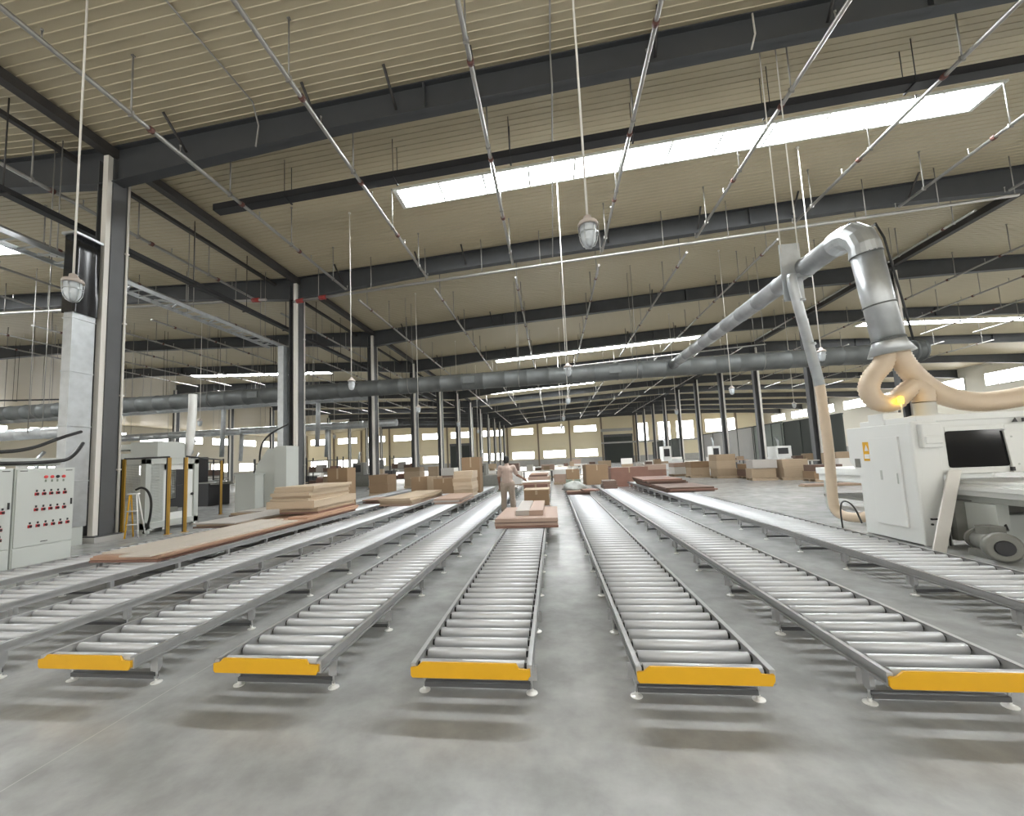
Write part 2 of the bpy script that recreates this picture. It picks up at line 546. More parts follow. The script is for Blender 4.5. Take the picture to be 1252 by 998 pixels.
# columns
def column_proto():
    m = MB()
    H = 10.4
    m.box(-.25, -.225, -.22, .22, .15, H)
    m.box(.225, .25, -.22, .22, .15, H)
    m.box(-.225, .225, -.012, .012, .15, H)
    m.box(-.32, .32, -.37, .30, .13, .16)
    o = m.build('column', M_colm)
    tag(o, kind='structure')
    pl = tag(MB().box(-.38, .38, -.42, .36, 0, .13).build('column_base', M_dado, o), kind='structure')
    t = MB().box(.07, .22, -.35, -.225, .17, H)
    for z in (1.4, 3.0, 4.6, 6.2, 7.8, 9.4):
        t.box(.065, .225, -.355, -.225, z, z + .02)
    tag(t.build('cable_trunking', M_conduit, o), kind='structure')
    d = MB().tube([(.285, .18, .17), (.285, .18, H)], .03, 8)
    for z in (1.8, 3.8, 5.8, 7.8):
        d.box(.25, .32, .14, .22, z, z + .04)
    tag(d.build('conduit', M_conduit, o), kind='structure')
    return o
col0 = column_proto()
first = True
for nm, x, z in (('left row beside the conveyors', VAL, 10.4), ('right row', RID, 11.6), ('row out in the left hall', -43.6, 11.6)):
    for i, y in enumerate(BY):
        if x == RID and i == 0: continue
        lab = 'grey steel column of the %s, %s from the camera' % (nm, ORD[i])
        if first:
            o = col0; first = False
        else:
            o = copy_tree(col0)
        o.location = (x, y + .1, 0)
        o.scale.z = z / 10.4
        tag(o, lab, 'column', 'steel columns in the ' + nm)

# ------------------------------------------------------------------ roller conveyors
HC = 0.28
CONV_Y0, PITCH, NROLL, NTAIL = 2.80, 0.175, 100, 10
CONV_L = PITCH * (NROLL + NTAIL) + 0.1
LEG_Y = [0.2 + 1.03 * i for i in range(19)]
def conveyor_proto(W, label):
    t = thing('roller_conveyor', label, 'roller conveyor', (0, CONV_Y0, 0), 0, 'steel roller conveyors on the hall floor')
    h = W / 2
    for s in (-1, 1):
        m = MB()
        x0, x1 = sorted((s * (h - .034), s * (h - .028)))
        m.box(x0, x1, 0, CONV_L, .20, HC)                     # web
        a, b = sorted((s * h, s * (h - .034)))
        m.box(a, b, 0, CONV_L, HC - .006, HC)                 # flanges
        m.box(a, b, 0, CONV_L, .20, .206)
        a2, b2 = sorted((s * h, s * (h - .004)))
        m.box(a2, b2, 0, CONV_L, HC - .020, HC)               # lips
        m.box(a2, b2, 0, CONV_L, .20, .214)
        m.box(a, b, -.004, .006, .20, HC)                     # closed end
        m.build('side_rail', M_rail, t)
    rw = W - .105
    def roller(m, y):
        m.tube([(-rw / 2, y, HC - .036), (rw / 2, y, HC - .036)], .036, 16, 0)
        for s in (-1, 1):
            m.tube([(s * rw / 2, y, HC - .036), (s * (h - .032), y, HC - .036)], .022, 8, 1)
    m = MB(); roller(m, 0)
    r0 = m.build('roller', [M_roller, M_cap], t)
    r0.location = (0, .055, 0)
    for i in range(1, NROLL):
        c = link_copy(r0, t)
        c.location.y = .055 + PITCH * i
    m = MB()
    for i in range(NROLL, NROLL + NTAIL):
        roller(m, .055 + PITCH * i)
    m.build('far_rollers', [M_roller, M_cap], t)['kind'] = 'stuff'
    # end plate: lower strip across the frame, raised tongue with cut corners
    m = MB()
    q = [(-h + .015, .195), (h - .03, .195), (h - .012, .225), (h - .012, .258), (h - .085, .262), (h - .10, HC + .014), (-h + .08, HC + .014), (-h + .045, .264), (-h + .002, .258), (-h + .002, .21)]
    m.prism(q, 'y', -.022, -.008)
    m.box(-h + .012, -h + .03, -.008, 0, .21, .26)
    m.box(h - .03, h - .012, -.008, 0, .21, .26)
    m.build('end_plate', M_yellow, t)['label'] = 'yellow end plate'
    lg = MB()
    lg.prism([(-.035, .205), (.035, .205), (.035, .115), (.012, .085), (-.012, .085), (-.035, .115)], 'x', -.03, .0)
    lg.box(-.03, .03, -.035, -.029, .10, .2)
    lg.tube([(-.012, 0, .02), (-.012, 0, .12)], .008, 8)
    ft = MB().lathe([(.040, 0), (.040, .005), (.018, .011), (.011, .016), (.011, .03)], (-.012, 0, 0), 14, 0, False)
    l0 = f0 = cb0 = None
    for y in LEG_Y:
        for s in (-1, 1):
            if l0 is None:
                l0 = lg.build('leg', M_rail, t); f0 = ft.build('foot_pad', M_foot, l0); l, fo = l0, f0
                f0['label'] = 'bright round foot pad'
            else:
                l = link_copy(l0, t); link_copy(f0, l)
            l.location = (s * (h - .012), y, 0)
            l.rotation_euler.z = 0 if s > 0 else PI
        if cb0 is None:
            m = MB()
            m.box(-h + .03, h - .03, -.022, .022, .062, .066)
            m.box(-h + .03, h - .03, -.022, -.018, .036, .066)
            m.box(-h + .03, h - .03, .018, .022, .036, .066)
            cb0 = m.build('cross_bar', M_colm, t); cb = cb0
        else:
            cb = link_copy(cb0, t)
        cb.location = (0, y, 0)
    return t
LANE = [-7.92, -6.46, -5.0, -3.54, -2.07, -.615, .845, 2.255, 4.135]
LLAB = ['roller conveyor running along the grey control cabinets',
        'roller conveyor carrying the long pale boards beside the cabinets',
        'roller conveyor between the one with long pale boards and the leftmost yellow end plate',
        'roller conveyor with the leftmost of the five yellow end plates',
        'roller conveyor with yellow end plate, second from the left, worker at its side',
        'roller conveyor carrying the pinkish board stack, yellow plate in the middle',
        'roller conveyor with yellow end plate just right of the middle one',
        'roller conveyor with the rightmost of the five yellow end plates',
        'roller conveyor running beside the big white machine']
cv = conveyor_proto(.81, LLAB[0])
cv.location.x = LANE[0]
for i in range(1, 8):
    c = copy_tree(cv, (LANE[i], CONV_Y0, 0), LLAB[i])
c = conveyor_proto(.89, LLAB[8]); c.location.x = LANE[8]

# ------------------------------------------------------------------ boards and boxes
def board(x0, x1, y0, y1, z0, h, wood, label, group, rz=0.0, name='board', cat='board', bev=.003):
    m = MB()
    dx, dy = x1 - x0, y1 - y0
    m.box(-dx / 2, dx / 2, -dy / 2, dy / 2, 0, h)
    o = m.build(name, WOODS[wood], None, bev, ((x0 + x1) / 2, (y0 + y1) / 2, z0), rz)
    return tag(o, label, cat, group)
def stack(x0, x1, y0, y1, z0, hs, woods, desc, group, jit=.04, rj=.02, shrink=0.0, what='board', gap=0.002):
    n = len(hs)
    z = z0
    for i, h in enumerate(hs):
        jx, jy = random.uniform(-jit, jit), random.uniform(-jit, jit)
        k = shrink * i
        lab = '%s %s up in the %s' % (ORD[i], what, desc)
        if i == n - 1 and n > 1: lab = 'topmost %s of the %s' % (what, desc)
        if i == 0 and n > 1: lab = 'lowest %s of the %s' % (what, desc)
        if n == 1: lab = 'single %s, %s' % (what, desc)
        board(x0 + jx + k, x1 + jx - k, y0 + jy + k, y1 + jy - k, z, h, woods[i % len(woods)], lab, group, random.uniform(-rj, rj))
        z += h + gap
    return z
def carton(x, y, z, dx, dy, dz, wood, label, group, rz=0.0, seam=True):
    t = thing('cardboard_box', label, 'box', (x, y, z), rz, group)
    m = MB().box(-dx / 2, dx / 2, -dy / 2, dy / 2, 0, dz - .008)
    m.build('body', WOODS[wood], t, .004)
    f = MB()
    f.box(-dx / 2, -.004, -dy / 2, dy / 2, dz - .008, dz)
    f.box(.004, dx / 2, -dy / 2, dy / 2, dz - .008, dz)
    f.build('flap', WOODS[wood], t)
    if seam:
        tp = MB().box(-.03, .03, -dy / 2 - .001, dy / 2 + .001, dz, dz + .001).box(-.03, .03, -dy / 2 - .0015, -dy / 2, dz * .72, dz)
        tp.build('tape', WOODS['tan'], t)
    return t
ZT = HC + .002
# pinkish stack on the middle conveyor; thin dark layer imitates the shaded gap
z = stack(-1.20, .03, 8.22, 10.2, ZT, [.045, .045, .02, .07], ['red', 'pink', 'dark', 'pink'], 'pinkish board stack with dark shadow-gap layer on the middle conveyor', 'pinkish boards on the middle conveyor', .02, .004)
board(-.84, -.56, 8.62, 10.7, z, .10, 'grey', 'narrow greyish panel lying on the pinkish stack, left of its pair', 'narrow panels on the pinkish stack', 0.01)
board(-.55, -.27, 8.58, 10.65, z, .10, 'pink', 'narrow reddish panel lying on the pinkish stack, right of its pair', 'narrow panels on the pinkish stack', 0.0)
# beyond it on the same conveyor
stack(-.86, -.14, 11.1, 12.0, ZT, [.05, .05], ['white', 'grey'], 'flat pile below the brown carton', 'boards below the brown carton', .01, .01)
carton(-.5, 11.55, ZT + .106, .66, .8, .40, 'brown', 'brown carton with pale lid behind the pinkish boards', 'cartons on the middle conveyor')
board(-.84, -.16, 11.14, 11.96, ZT + .508, .02, 'tan', 'pale lid board on top of the brown carton', 'boards below the brown carton')
carton(-.62, 14.1, ZT, .78, 1.0, .52, 'red', 'reddish carton behind the brown one on the middle conveyor', 'cartons on the middle conveyor')
stack(-1.05, -.15, 13.7, 14.6, ZT + .522, [.05, .03], ['pink', 'white'], 'panels on the reddish carton', 'panels on the far cartons', .02, .03)
carton(-.60, 16.6, ZT, .8, 1.1, .66, 'pink', 'pinkish carton third in line on the middle conveyor', 'cartons on the middle conveyor')
stack(-.95, -.25, 16.2, 17.0, ZT + .662, [.07, .05], ['dark', 'pink'], 'short pile on the third carton in line', 'panels on the far cartons', .03, .05)
stack(-1.0, -.2, 18.6, 19.6, ZT, [.2, .2, .2, .15], ['white', 'pink', 'card', 'white'], 'pale pile at the far end of the middle conveyor', 'pale pile on the middle conveyor', .03, .04)
# K6: dark wrapped heap, boards, cartons
stack(.40, 1.22, 15.3, 16.3, ZT, [.05, .05, .04], ['dark', 'red', 'pink'], 'dark board pile right of the brown carton line', 'dark boards on the conveyor right of the middle', .04, .03)
board(.95, 1.5, 14.8, 15.4, ZT + .15, .05, 'red', 'reddish board lying askew on the dark board pile', 'dark boards on the conveyor right of the middle', .12)
def wrap_heap(x, y, z, r, h, label):
    t = []
    m = MB()
    n, k = 9, 18
    for i in range(n):
        a = i / (n - 1) * PI / 2
        for j in range(k):
            b = 2 * PI * j / k
            rr = r * math.cos(a) * (1 + .12 * math.sin(3 * b + i) + .08 * math.sin(7 * b + 2 * i))
            m.v.append((rr * math.cos(b) * 1.15, rr * math.sin(b), h * math.sin(a) * (1 + .1 * math.sin(4 * b))))
    for i in range(n - 1):
        for j in range(k):
            m.face([i * k + j, i * k + (j + 1) % k, (i + 1) * k + (j + 1) % k, (i + 1) * k + j], 0, True)
    m.face(list(range(k))[::-1])
    return tag(m.build('crumpled_wrap', M_rag, None, 0, (x, y, z)), label, 'plastic wrap')
wrap_heap(.72, 15.85, ZT + .15, .38, .30, 'crumpled grey plastic wrap heaped on the dark board pile')
carton(.78, 18.2, ZT, .6, .7, .42, 'green', 'dull green carton behind the crumpled wrap', 'cartons on the conveyor right of the middle')
carton(.78, 18.2, ZT + .425, .55, .6, .42, 'brown', 'brown carton standing on the dull green carton', 'cartons on the conveyor right of the middle')
# K7
stack(2.0, 2.55, 17.6, 18.6, ZT, [.16, .16], ['dark', 'dark'], 'small dark pile at the far part of the rightmost plated conveyor', 'dark panels on the rightmost plated conveyor', .02, .06)
carton(2.0, 21.0, ZT, 1.05, 1.0, .95, 'brown', 'big brown crate at the far end of the rightmost plated conveyor', 'crates at the far ends of the conveyors', .1)
# K8: flat boards spreading over the conveyor and beyond
z = stack(3.75, 5.3, 14.9, 17.2, ZT, [.05, .05, .06], ['dark', 'red', 'dark'], 'near flat pile on the conveyor beside the white machine', 'flat boards on the conveyor by the machine', .12, .05)
z = stack(3.7, 5.2, 17.4, 20.2, ZT, [.06, .06, .07, .07, .06], ['dark', 'red', 'dark', 'dark', 'red'], 'taller flat pile on the conveyor beside the white machine', 'flat boards on the conveyor by the machine', .14, .05)
carton(3.9, 23.0, 0, 1.9, 1.0, 1.0, 'red', 'long reddish crate past the end of the conveyor by the machine', 'crates at the far ends of the conveyors')
# K1 and K0: long pale boards
z = stack(-7.32, -6.1, 5.82, 12.3, ZT, [.035, .035, .03], ['red', 'orange', 'orange'], 'long board stack on the conveyor by the cabinets', 'long boards on the conveyor by the cabinets', .05, .004)
board(-7.28, -6.68, 5.9, 9.6, z, .028, 'pale', 'long pale board on top of the long stack, left of its pair', 'long boards on the conveyor by the cabinets', .004)
board(-6.66, -6.12, 5.65, 9.3, z, .028, 'pale', 'long pale board on top of the long stack, right of its pair', 'long boards on the conveyor by the cabinets', -.003)
board(-6.62, -6.10, 9.65, 12.4, z, .05, 'orange', 'long orange board behind the two pale ones on the long stack', 'long boards on the conveyor by the cabinets', .003)
# light panel stack
z = stack(-7.35, -6.25, 10.35, 12.4, z + .052, [.05, .05, .06], ['red', 'tan', 'light'], 'lower layers of the light panel stack', 'light panels stacked on the boards', .03, .01)
board(-7.55, -6.22, 10.1, 12.5, z, .19, 'light', 'thick light panel pack jutting out in the middle of the light panel stack', 'light panels stacked on the boards', .02)
z += .192
z = stack(-7.4, -6.3, 10.2, 12.3, z, [.06, .06, .09, .07, .08], ['light', 'tan', 'light', 'light'], 'upper layers of the light panel stack', 'light panels stacked on the boards', .08, .03)
carton(-7.3, 13.6, ZT, .72, .6, 1.32, 'brown', 'tall brown carton standing behind the light panel stack', 'tall cartons on the left conveyors')
# K0 boards
stack(-8.9, -7.7, 9.3, 12.2, ZT, [.04, .04, .03], ['dark', 'tan', 'grey'], 'flat dark-edged pile on the conveyor nearest the fence', 'flat boards on the conveyor nearest the fence', .06, .03)
stack(-10.3, -9.0, 12.3, 14.6, 0, [.08, .08, .08, .06, .04], ['dark', 'tan', 'dark', 'tan', 'grey'], 'flat pile on the floor before the grey machine', 'flat boards on the floor before the grey machine', .1, .04)
# K2
z = stack(-5.75, -4.65, 13.2, 17.0, ZT, [.05, .06, .06, .07], ['pink', 'tan', 'tan', 'light'], 'light board pile behind the empty rollers, left of two', 'light boards on the conveyor left of the plated ones', .06, .012)
stack(-6.9, -6.1, 14.4, 15.6, ZT, [.05, .05, .04], ['red', 'tan', 'pink'], 'loose pile beside the tall brown carton', 'loose boards beside the tall carton', .15, .3)
# K3
z = stack(-4.0, -3.1, 13.35, 15.6, ZT, [.06, .05, .06], ['pink', 'grey', 'pink'], 'pinkish flat pile on the leftmost plated conveyor', 'pinkish flat boards on the leftmost plated conveyor', .04, .02)
stack(-3.95, -3.2, 16.0, 17.2, ZT, [.14] * 7, ['light', 'tan', 'light'], 'tall light panel pile on the leftmost plated conveyor', 'light panels on the leftmost plated conveyor', .02, .02)
carton(-3.6, 18.2, ZT, .8, .7, 1.55, 'brown', 'tall brown crate behind the tall light panel pile', 'tall cartons on the left conveyors')
carton(-4.9, 18.5, ZT, .9, .9, .66, 'brown', 'low dark brown carton left of the tall light panel pile', 'low cartons on the left conveyors')
carton(-6.3, 19.4, ZT, .8, .9, .75, 'brown', 'brown carton next to the grey board front, left of two low cartons', 'low cartons on the left conveyors')
carton(-5.62, 19.2, ZT, .48, .9, .74, 'card', 'plain carton between the two low brown ones', 'low cartons on the left conveyors')
# K4 far
stack(-2.4, -1.75, 18.0, 19.4, ZT, [.06, .06, .05], ['green', 'dark', 'grey'], 'dark pile left of the worker', 'dark boards beside the worker', .12, .2)

# ------------------------------------------------------------------ sprinkler pipes under the roof
def sprinkler(x, ya, yb, label, group, r=.05, step=2.8, first=.9, drops=True):
    t = thing('sprinkler_pipe', label, 'pipe', (x, ya, 0), 0, group)
    z = ceil(x) - 1.4
    L = yb - ya
    MB().tube([(0, 0, z), (0, L, z)], r, 8).build('pipe', M_pipe, t)
    rod = MB().tube([(0, 0, 0), (0, 0, 1.39)], .019, 6)
    rod.box(-.03, .03, -.03, .03, 1.36, 1.395)
    rod.box(-.06, .06, -.018, .018, -.06, .06)
    n = 0
    y = first
    r0 = c0 = d0 = None
    while y < L - .2:
        if r0 is None: r0 = rod.build('hanger_rod', M_rod, t); o = r0
        else: o = link_copy(r0, t)
        o.location = (0, y, z)
        if y + 1.1 < L:
            if c0 is None: c0 = MB().tube([(0, -.05, 0), (0, .05, 0)], r * 1.45, 8).build('coupling', M_coup, t); o = c0
            else: o = link_copy(c0, t)
            o.location = (0, y + .45, z)
        if drops and y + .8 < L:
            if d0 is None:
                d0 = MB().tube([(0, 0, .02), (0, 0, .2)], .014, 6).tube([(0, 0, .19), (0, 0, .23)], .024, 6).build('sprinkler_head', M_pipe, t); o = d0
            else: o = link_copy(d0, t)
            o.location = (0, y + 1.2, z)
        y += step
    return t
PX = [-8.72, -5.0, -1.25, 2.45, 6.15, 9.8, 13.45, 17.1]
BAY = [(-2.0, 16.75, 'in front of the second roof beam'), (18.0, 36.2, 'above the round duct'), (38.5, 61.0, 'past the second skylight'), (64.0, 90.0, 'near the far wall')]
for i, x in enumerate(PX):
    for j, (a, b, d) in enumerate(BAY):
        sprinkler(x, a, b, 'steel sprinkler pipe %s, %s from the left column row' % (d, ORD[i]), 'sprinkler pipes of the middle roof')
for i, x in enumerate((-13.05, -16.7, -20.4, -24.1, -27.8, -31.5, -35.2)):
    for j, (a, b, d) in enumerate(((2.0, 17.0, 'beyond the first left column'), (18.5, 37.0, 'beyond the duct'), (39.5, 62.0, 'far off'))):
        sprinkler(x, a, b, 'steel sprinkler pipe of the left hall %s, %s row out' % (d, ORD[i]), 'sprinkler pipes of the left hall')
for i, x in enumerate((22.6, 26.3, 30.0, 33.7, 37.4)):
    for j, (a, b, d) in enumerate(((16.0, 37.0, 'nearer stretch'), (39.5, 62.0, 'farther stretch'))):
        sprinkler(x, a, b, 'steel sprinkler pipe of the right hall, %s row out, %s' % (ORD[i], d), 'sprinkler pipes of the right hall')
def main_pipe(y, xa, xb, label, coup):
    t = thing('main_pipe', label, 'pipe', ((xa + xb) / 2, y, 0))
    x0 = (xa + xb) / 2
    zz = lambda x: ceil(x) - 1.55
    MB().tube([(xa - x0, 0, zz(xa)), (xb - x0, 0, zz(xb))], .06, 10).build('pipe', M_pipe, t)
    for x in coup:
        MB().tube([(x - .16 - x0, 0, zz(x - .16)), (x + .16 - x0, 0, zz(x + .16))], .10, 10).build('coupling', M_red, t)
    x = xa + 1.2
    while x < xb:
        MB().tube([(x - x0, 0, zz(x)), (x - x0, 0, ceil(x) - .01)], .016, 6).build('hanger_rod', M_rod, t)
        x += 2.5
main_pipe(16.9, -11.3, 17.5, 'thick grey main pipe crossing the hall just before the second roof beam', (-11.0, -9.9))
main_pipe(16.4, -40.0, -12.3, 'thick grey main pipe crossing the left hall behind the first column', (-12.8, -22.0))
main_pipe(37.4, -11.3, 18.5, 'thin far main pipe crossing the hall under the second skylight', (-10.8,))

# cable trays
def tray_along_x(y, xa, xb, drop, label, w=.30, h=.20, step=3.4):
    t = thing('cable_tray', label, 'cable tray', (xa, y, 0))
    z = lambda x: ceil(x) - drop
    m = MB()
    for (p, q, b, c) in ((-w / 2, w / 2, 0, .01), (-w / 2, -w / 2 + .012, 0, h), (w / 2 - .012, w / 2, 0, h)):
        m.hexa([(0, p, z(xa) + b), (xb - xa, p, z(xb) + b), (xb - xa, q, z(xb) + b), (0, q, z(xa) + b), (0, p, z(xa) + c), (xb - xa, p, z(xb) + c), (xb - xa, q, z(xb) + c), (0, q, z(xa) + c)])
    m.build('channel', M_black, t)
    x = xa + 2.4
    while x < xb:
        r = MB()
        for s in (-1, 1):
            r.tube([(x - xa, s * (w / 2 + .02), z(x) - .02), (x - xa, s * (w / 2 + .02), ceil(x) - .012)], .012, 6)
        r.box(x - xa - .025, x - xa + .025, -w / 2 - .05, w / 2 + .05, z(x) - .03, z(x))
        r.build('hanger', M_black, t)
        x += step
tray_along_x(11.0, -9.95, 16.0, 1.18, 'long black cable tray hanging in front of the nearest skylight')
tray_along_x(24.3, -40.0, -12.3, 4.6, 'thin black tray crossing the left hall above the round duct', .18, .08, 4.0)
def tray_along_y(x, z, ya, yb, label, w=.24, h=.14):
    t = thing('cable_tray', label, 'cable tray', (x, ya, 0))
    L = yb - ya
    MB().box(-w / 2, w / 2, 0, L, z, z + .012).box(-w / 2, -w / 2 + .012, 0, L, z, z + h).box(w / 2 - .012, w / 2, 0, L, z, z + h).build('channel', M_black, t)
    y = 1.0
    while y < L:
        m = MB().tube([(0, y, z + h), (0, y, ceil(x) - .012)], .016, 6).box(-w / 2 - .06, w / 2 + .06, y - .03, y + .03, z - .03, z)
        m.build('hanger', M_gutter, t)
        y += 2.6
tray_along_y(-12.45, 8.35, 4.0, 46.0, 'black cable tray running behind the left columns under the roof')
# galvanized cable ladder beside the left columns
def ladder():
    t = thing('cable_ladder', 'galvanized cable ladder sloping away behind the first left column', 'cable ladder', (-12.85, 3.5, 7.5))
    L = 14.3
    for s in (-1, 1):
        MB().box(s * .33 - .025, s * .33 + .025, 0, L, -.06, .06).build('side_bar', M_galv, t)
    r0 = None
    for i in range(36):
        if r0 is None: r0 = MB().box(-.32, .32, -.02, .02, -.02, .01).build('rung', M_galv, t); o = r0
        else: o = link_copy(r0, t)
        o.location.y = .2 + i * .39
    for i in range(9):
        y = .5 + i * 1.6
        MB().tube([(-.30, y, .06), (.30, y + .35, .06), (-.30, y + .7, .06)], .035, 6).build('tie_bar', M_galv, t)
    for y in (1.2, 5.4, 9.6, 13.4):
        MB().tube([(-.10, y, -.02), (-.10, y, 3.3)], .014, 6).tube([(.13, y, -.02), (.13, y, 3.28)], .014, 6).build('hanger_rod', M_rod, t)
ladder()
# thin conduits on the roof
def conduit(pts, label, r=.022, m=None):
    o = MB().tube(pts, r, 7).build('conduit', m or M_rod)
    return tag(o, label, 'conduit')
conduit([(-7.1, 2, ceil(-7.1) - .05), (-7.05, 8.85, ceil(-7.05) - .05), (-7.15, 9.2, 10.6), (-7.25, 9.23, 10.05)], 'thin grey conduit bending down over the nearest roof beam, left part')
conduit([(.45, 2, ceil(.4) - .05), (.45, 9.20, ceil(.4) - .06), (.45, 9.21, 10.42), (.45, 17.6, 10.42)], 'thin dark conduit running over the nearest beam near the hanging lamp')
conduit([(5.0, 9.23, ceil(5) - .1), (5.0, 9.2, 10.9), (4.9, 9.22, 10.55)], 'short pale conduit hanging over the nearest beam, right part', .02, M_conduit)

# ------------------------------------------------------------------ hanging lamps
def lamp_proto(x, y, z, label):
    t = thing('hanging_lamp', label, 'lamp', (x, y, z), 0, 'caged lamps hanging on conduits')
    top = ceil(x) - z - .012
    m = MB().tube([(0, 0, .36), (0, 0, top)], .015, 8).lathe([(.05, top - .04), (.05, top)], seg=10)
    m.build('conduit', M_conduit, t)
    c = MB().lathe([(.02, .40), (.05, .38), (.055, .33), (.12, .30), (.135, .27), (.135, .24)], seg=18)
    c.tube([(0, .02, .36), (.08, .0, .33), (.13, 0, .27)], .012, 6)
    c.build('housing', M_lampcap, t)
    g = MB().lathe([(.112, .24), (.108, .13), (.098, .05), (.066, -.02), (.015, -.05)], seg=18)
    gl = g.build('glass_bowl', M_lamp, t)
    gd = MB()
    for i in range(6):
        a = 2 * PI * i / 6
        gd.tube([(rr * math.cos(a), rr * math.sin(a), zz) for rr, zz in ((.128, .25), (.122, .14), (.110, .05), (.074, -.03), (.0, -.062))], .006, 5)
    gd.tube([(  .123 * math.cos(2 * PI * i / 18), .123 * math.sin(2 * PI * i / 18), .14) for i in range(19)], .006, 5)
    gd.build('guard', M_galv, t)
    return t
LAMPS = [(.62, 5.35, 'large caged lamp hanging in front of the nearest skylight'), (-7.25, 5.3, 'caged lamp hanging in front of the steel duct at the left column'),
         (.65, 13.9, 'caged lamp hanging over the middle conveyor, next beyond the large one'), (8.7, 14.3, 'caged lamp hanging beside the pipe leading to the white machine'),
         (-6.95, 13.7, 'caged lamp hanging over the light panel stack'), (.9, 21.2, 'third caged lamp away over the middle conveyor'),
         (-7.0, 21.2, 'caged lamp hanging by the third left column'), (8.8, 21.3, 'caged lamp just beyond the right end of the conveyors'),
         (.9, 30.5, 'fourth caged lamp away over the middle conveyor'), (-7.0, 30.5, 'caged lamp hanging by the fourth left column'), (8.8, 30.5, 'caged lamp over the right board piles'),
         (.9, 38.9, 'fifth caged lamp away over the middle conveyor'), (-7.0, 38.9, 'caged lamp hanging by the fifth left column'), (16.5, 30.5, 'caged lamp by the right column row'),
         (-20.0, 21.2, 'caged lamp hanging in the left hall, nearer one'), (-20.0, 36.0, 'caged lamp hanging in the left hall, farther one')]
for x, y, lab in LAMPS:
    lamp_proto(x, y, 4.4, lab)

# ------------------------------------------------------------------ big round duct
def big_duct():
    t = thing('ventilation_duct', 'large dark round ventilation duct crossing the whole hall', 'duct', (0, 22.0, 6.02))
    xa, xb, r = -46.0, 17.4, .44
    m = MB()
    pts, rs = [], []
    x = xa
    while x < xb - .2:
        pts += [(x, 0, 0), (x + .03, 0, 0), (x + .05, 0, 0), (x + 1.13, 0, 0), (x + 1.15, 0, 0)]
        rs += [r + .022, r + .022, r, r, r + .022]
        x += 1.18
    m.tube(pts, rs, 28)
    m.build('pipe', M_spiral, t)
    c = MB().tube([(xb - .1, 0, 0), (xb + .02, 0, 0), (xb + .04, 0, 0), (xb + .3, 0, 0), (xb + .32, 0, 0), (xb + .4, 0, 0)], [r + .07, r + .07, r - .02, r - .02, r + .05, r + .05], 24)
    c.build('end_flange', M_spiral, t)
    for x in (-17.0, -4.3, 3.4):
        d = MB().box(x - .3, x + .3, -r - .05, -r + .12, -.16, .2)
        d.box(x - .2, x + .2, -r - .06, -r - .05, -.08, .12)
        d.build('access_door', M_spiral, t)
    x = xa + 1.7
    while x < xb:
        m = MB()
        for s in (-1, 1):
            m.tube([(x, s * (r + .03), -.05), (x, s * (r + .03), ceil(x) - 6.02 - .012)], .012, 6)
        m.tube([(x, (r + .03) * math.cos(PI * (1 + i / 10)), (r + .03) * math.sin(PI * (1 + i / 10))) for i in range(11)], .014, 5)
        m.build('hanger', M_rod, t)
        x += 6.1
big_duct()
def side_duct(y, z, xa, xb, r, label, drop=None):
    t = thing('round_duct', label, 'duct', (0, y, z))
    pts, rs = [], []
    x = xa
    while x < xb - .2:
        pts += [(x, 0, 0), (x + .04, 0, 0), (x + .06, 0, 0), (x + 1.4, 0, 0)]
        rs += [r + .02, r + .02, r, r]
        x += 1.42
    MB().tube(pts, rs, 18).build('pipe', M_galv, t)
    x = xa + 1
    while x < xb:
        MB().tube([(x, -r - .01, 0), (x, -r - .01, ceil(x) - z - .012)], .014, 6).tube([(x, r + .01, 0), (x, r + .01, ceil(x) - z - .012)], .014, 6).build('hanger', M_rod, t)
        x += 4.5
    for x, zz in drop or ():
        MB().tube([(x, 0, 0), (x, .0, -.8), (x - .1, 0, zz)], [.16, .16, .15], 12).build('branch', M_galv, t)
side_duct(15.5, 3.72, -46.3, -20.8, .25, 'bright galvanized duct low in the left hall behind the cabinets', ((-21.0, -2.2), (-26, -2.4)))
side_duct(33.0, 5.2, -44, -13.0, .3, 'galvanized duct in the left hall beyond the large dark duct', ((-19, -2.6), (-27, -2.6), (-34, -2.6)))

# ------------------------------------------------------------------ flat steel duct at the first column, with wrapped top
t = thing('square_duct', 'silver square steel duct standing left of the first column', 'duct', (-11.73, 8.76, 0))
m = MB()
m.box(-.13, .13, -.26, .26, .45, 5.9)
for z in (1.55, 2.9, 4.25, 5.6):
    m.box(-.145, .145, -.275, .275, z, z + .03)
m.build('duct_body', M_galv, t, .004)
MB().box(-.11, .11, -.22, .2, 0, .45).build('stand', M_machg, t)
m = MB()
n = 26
for zi, z in enumerate((5.75, 6.2, 6.8, 7.4, 7.75)):
    for j in range(n):
        a = 2 * PI * j / n
        k = .36 * (1 + .10 * math.sin(7 * a + zi * .5))
        sx = max(-.16, min(.16, k * math.cos(a) * .8)); sy = max(-.29, min(.28, k * math.sin(a) * 1.2))
        m.v.append((sx * (1 + .04 * math.sin(9 * a)), sy, z))
for i in range(4):
    for j in range(n):
        m.face([i * n + j, i * n + (j + 1) % n, (i + 1) * n + (j + 1) % n, (i + 1) * n + j], 0, True)
m.face([4 * n + j for j in range(n)])
m.build('plastic_wrap', M_plast, t)['label'] = 'black plastic wrapped round the top'
MB().box(-.2, .2, -.34, .32, 7.76, 7.82).build('top_flange', M_galv, t)
t = thing('square_duct', 'slim silver duct running down the second left column', 'duct', (-12.3, 17.6, 0))
MB().box(-.14, .14, -.2, .2, 2.4, 7.4).box(-.16, .16, -.22, .22, 4.8, 4.83).build('duct_body', M_galv, t)
MB().box(-.06, .06, -.08, .08, 0, 2.4).build('stand', M_machg, t)

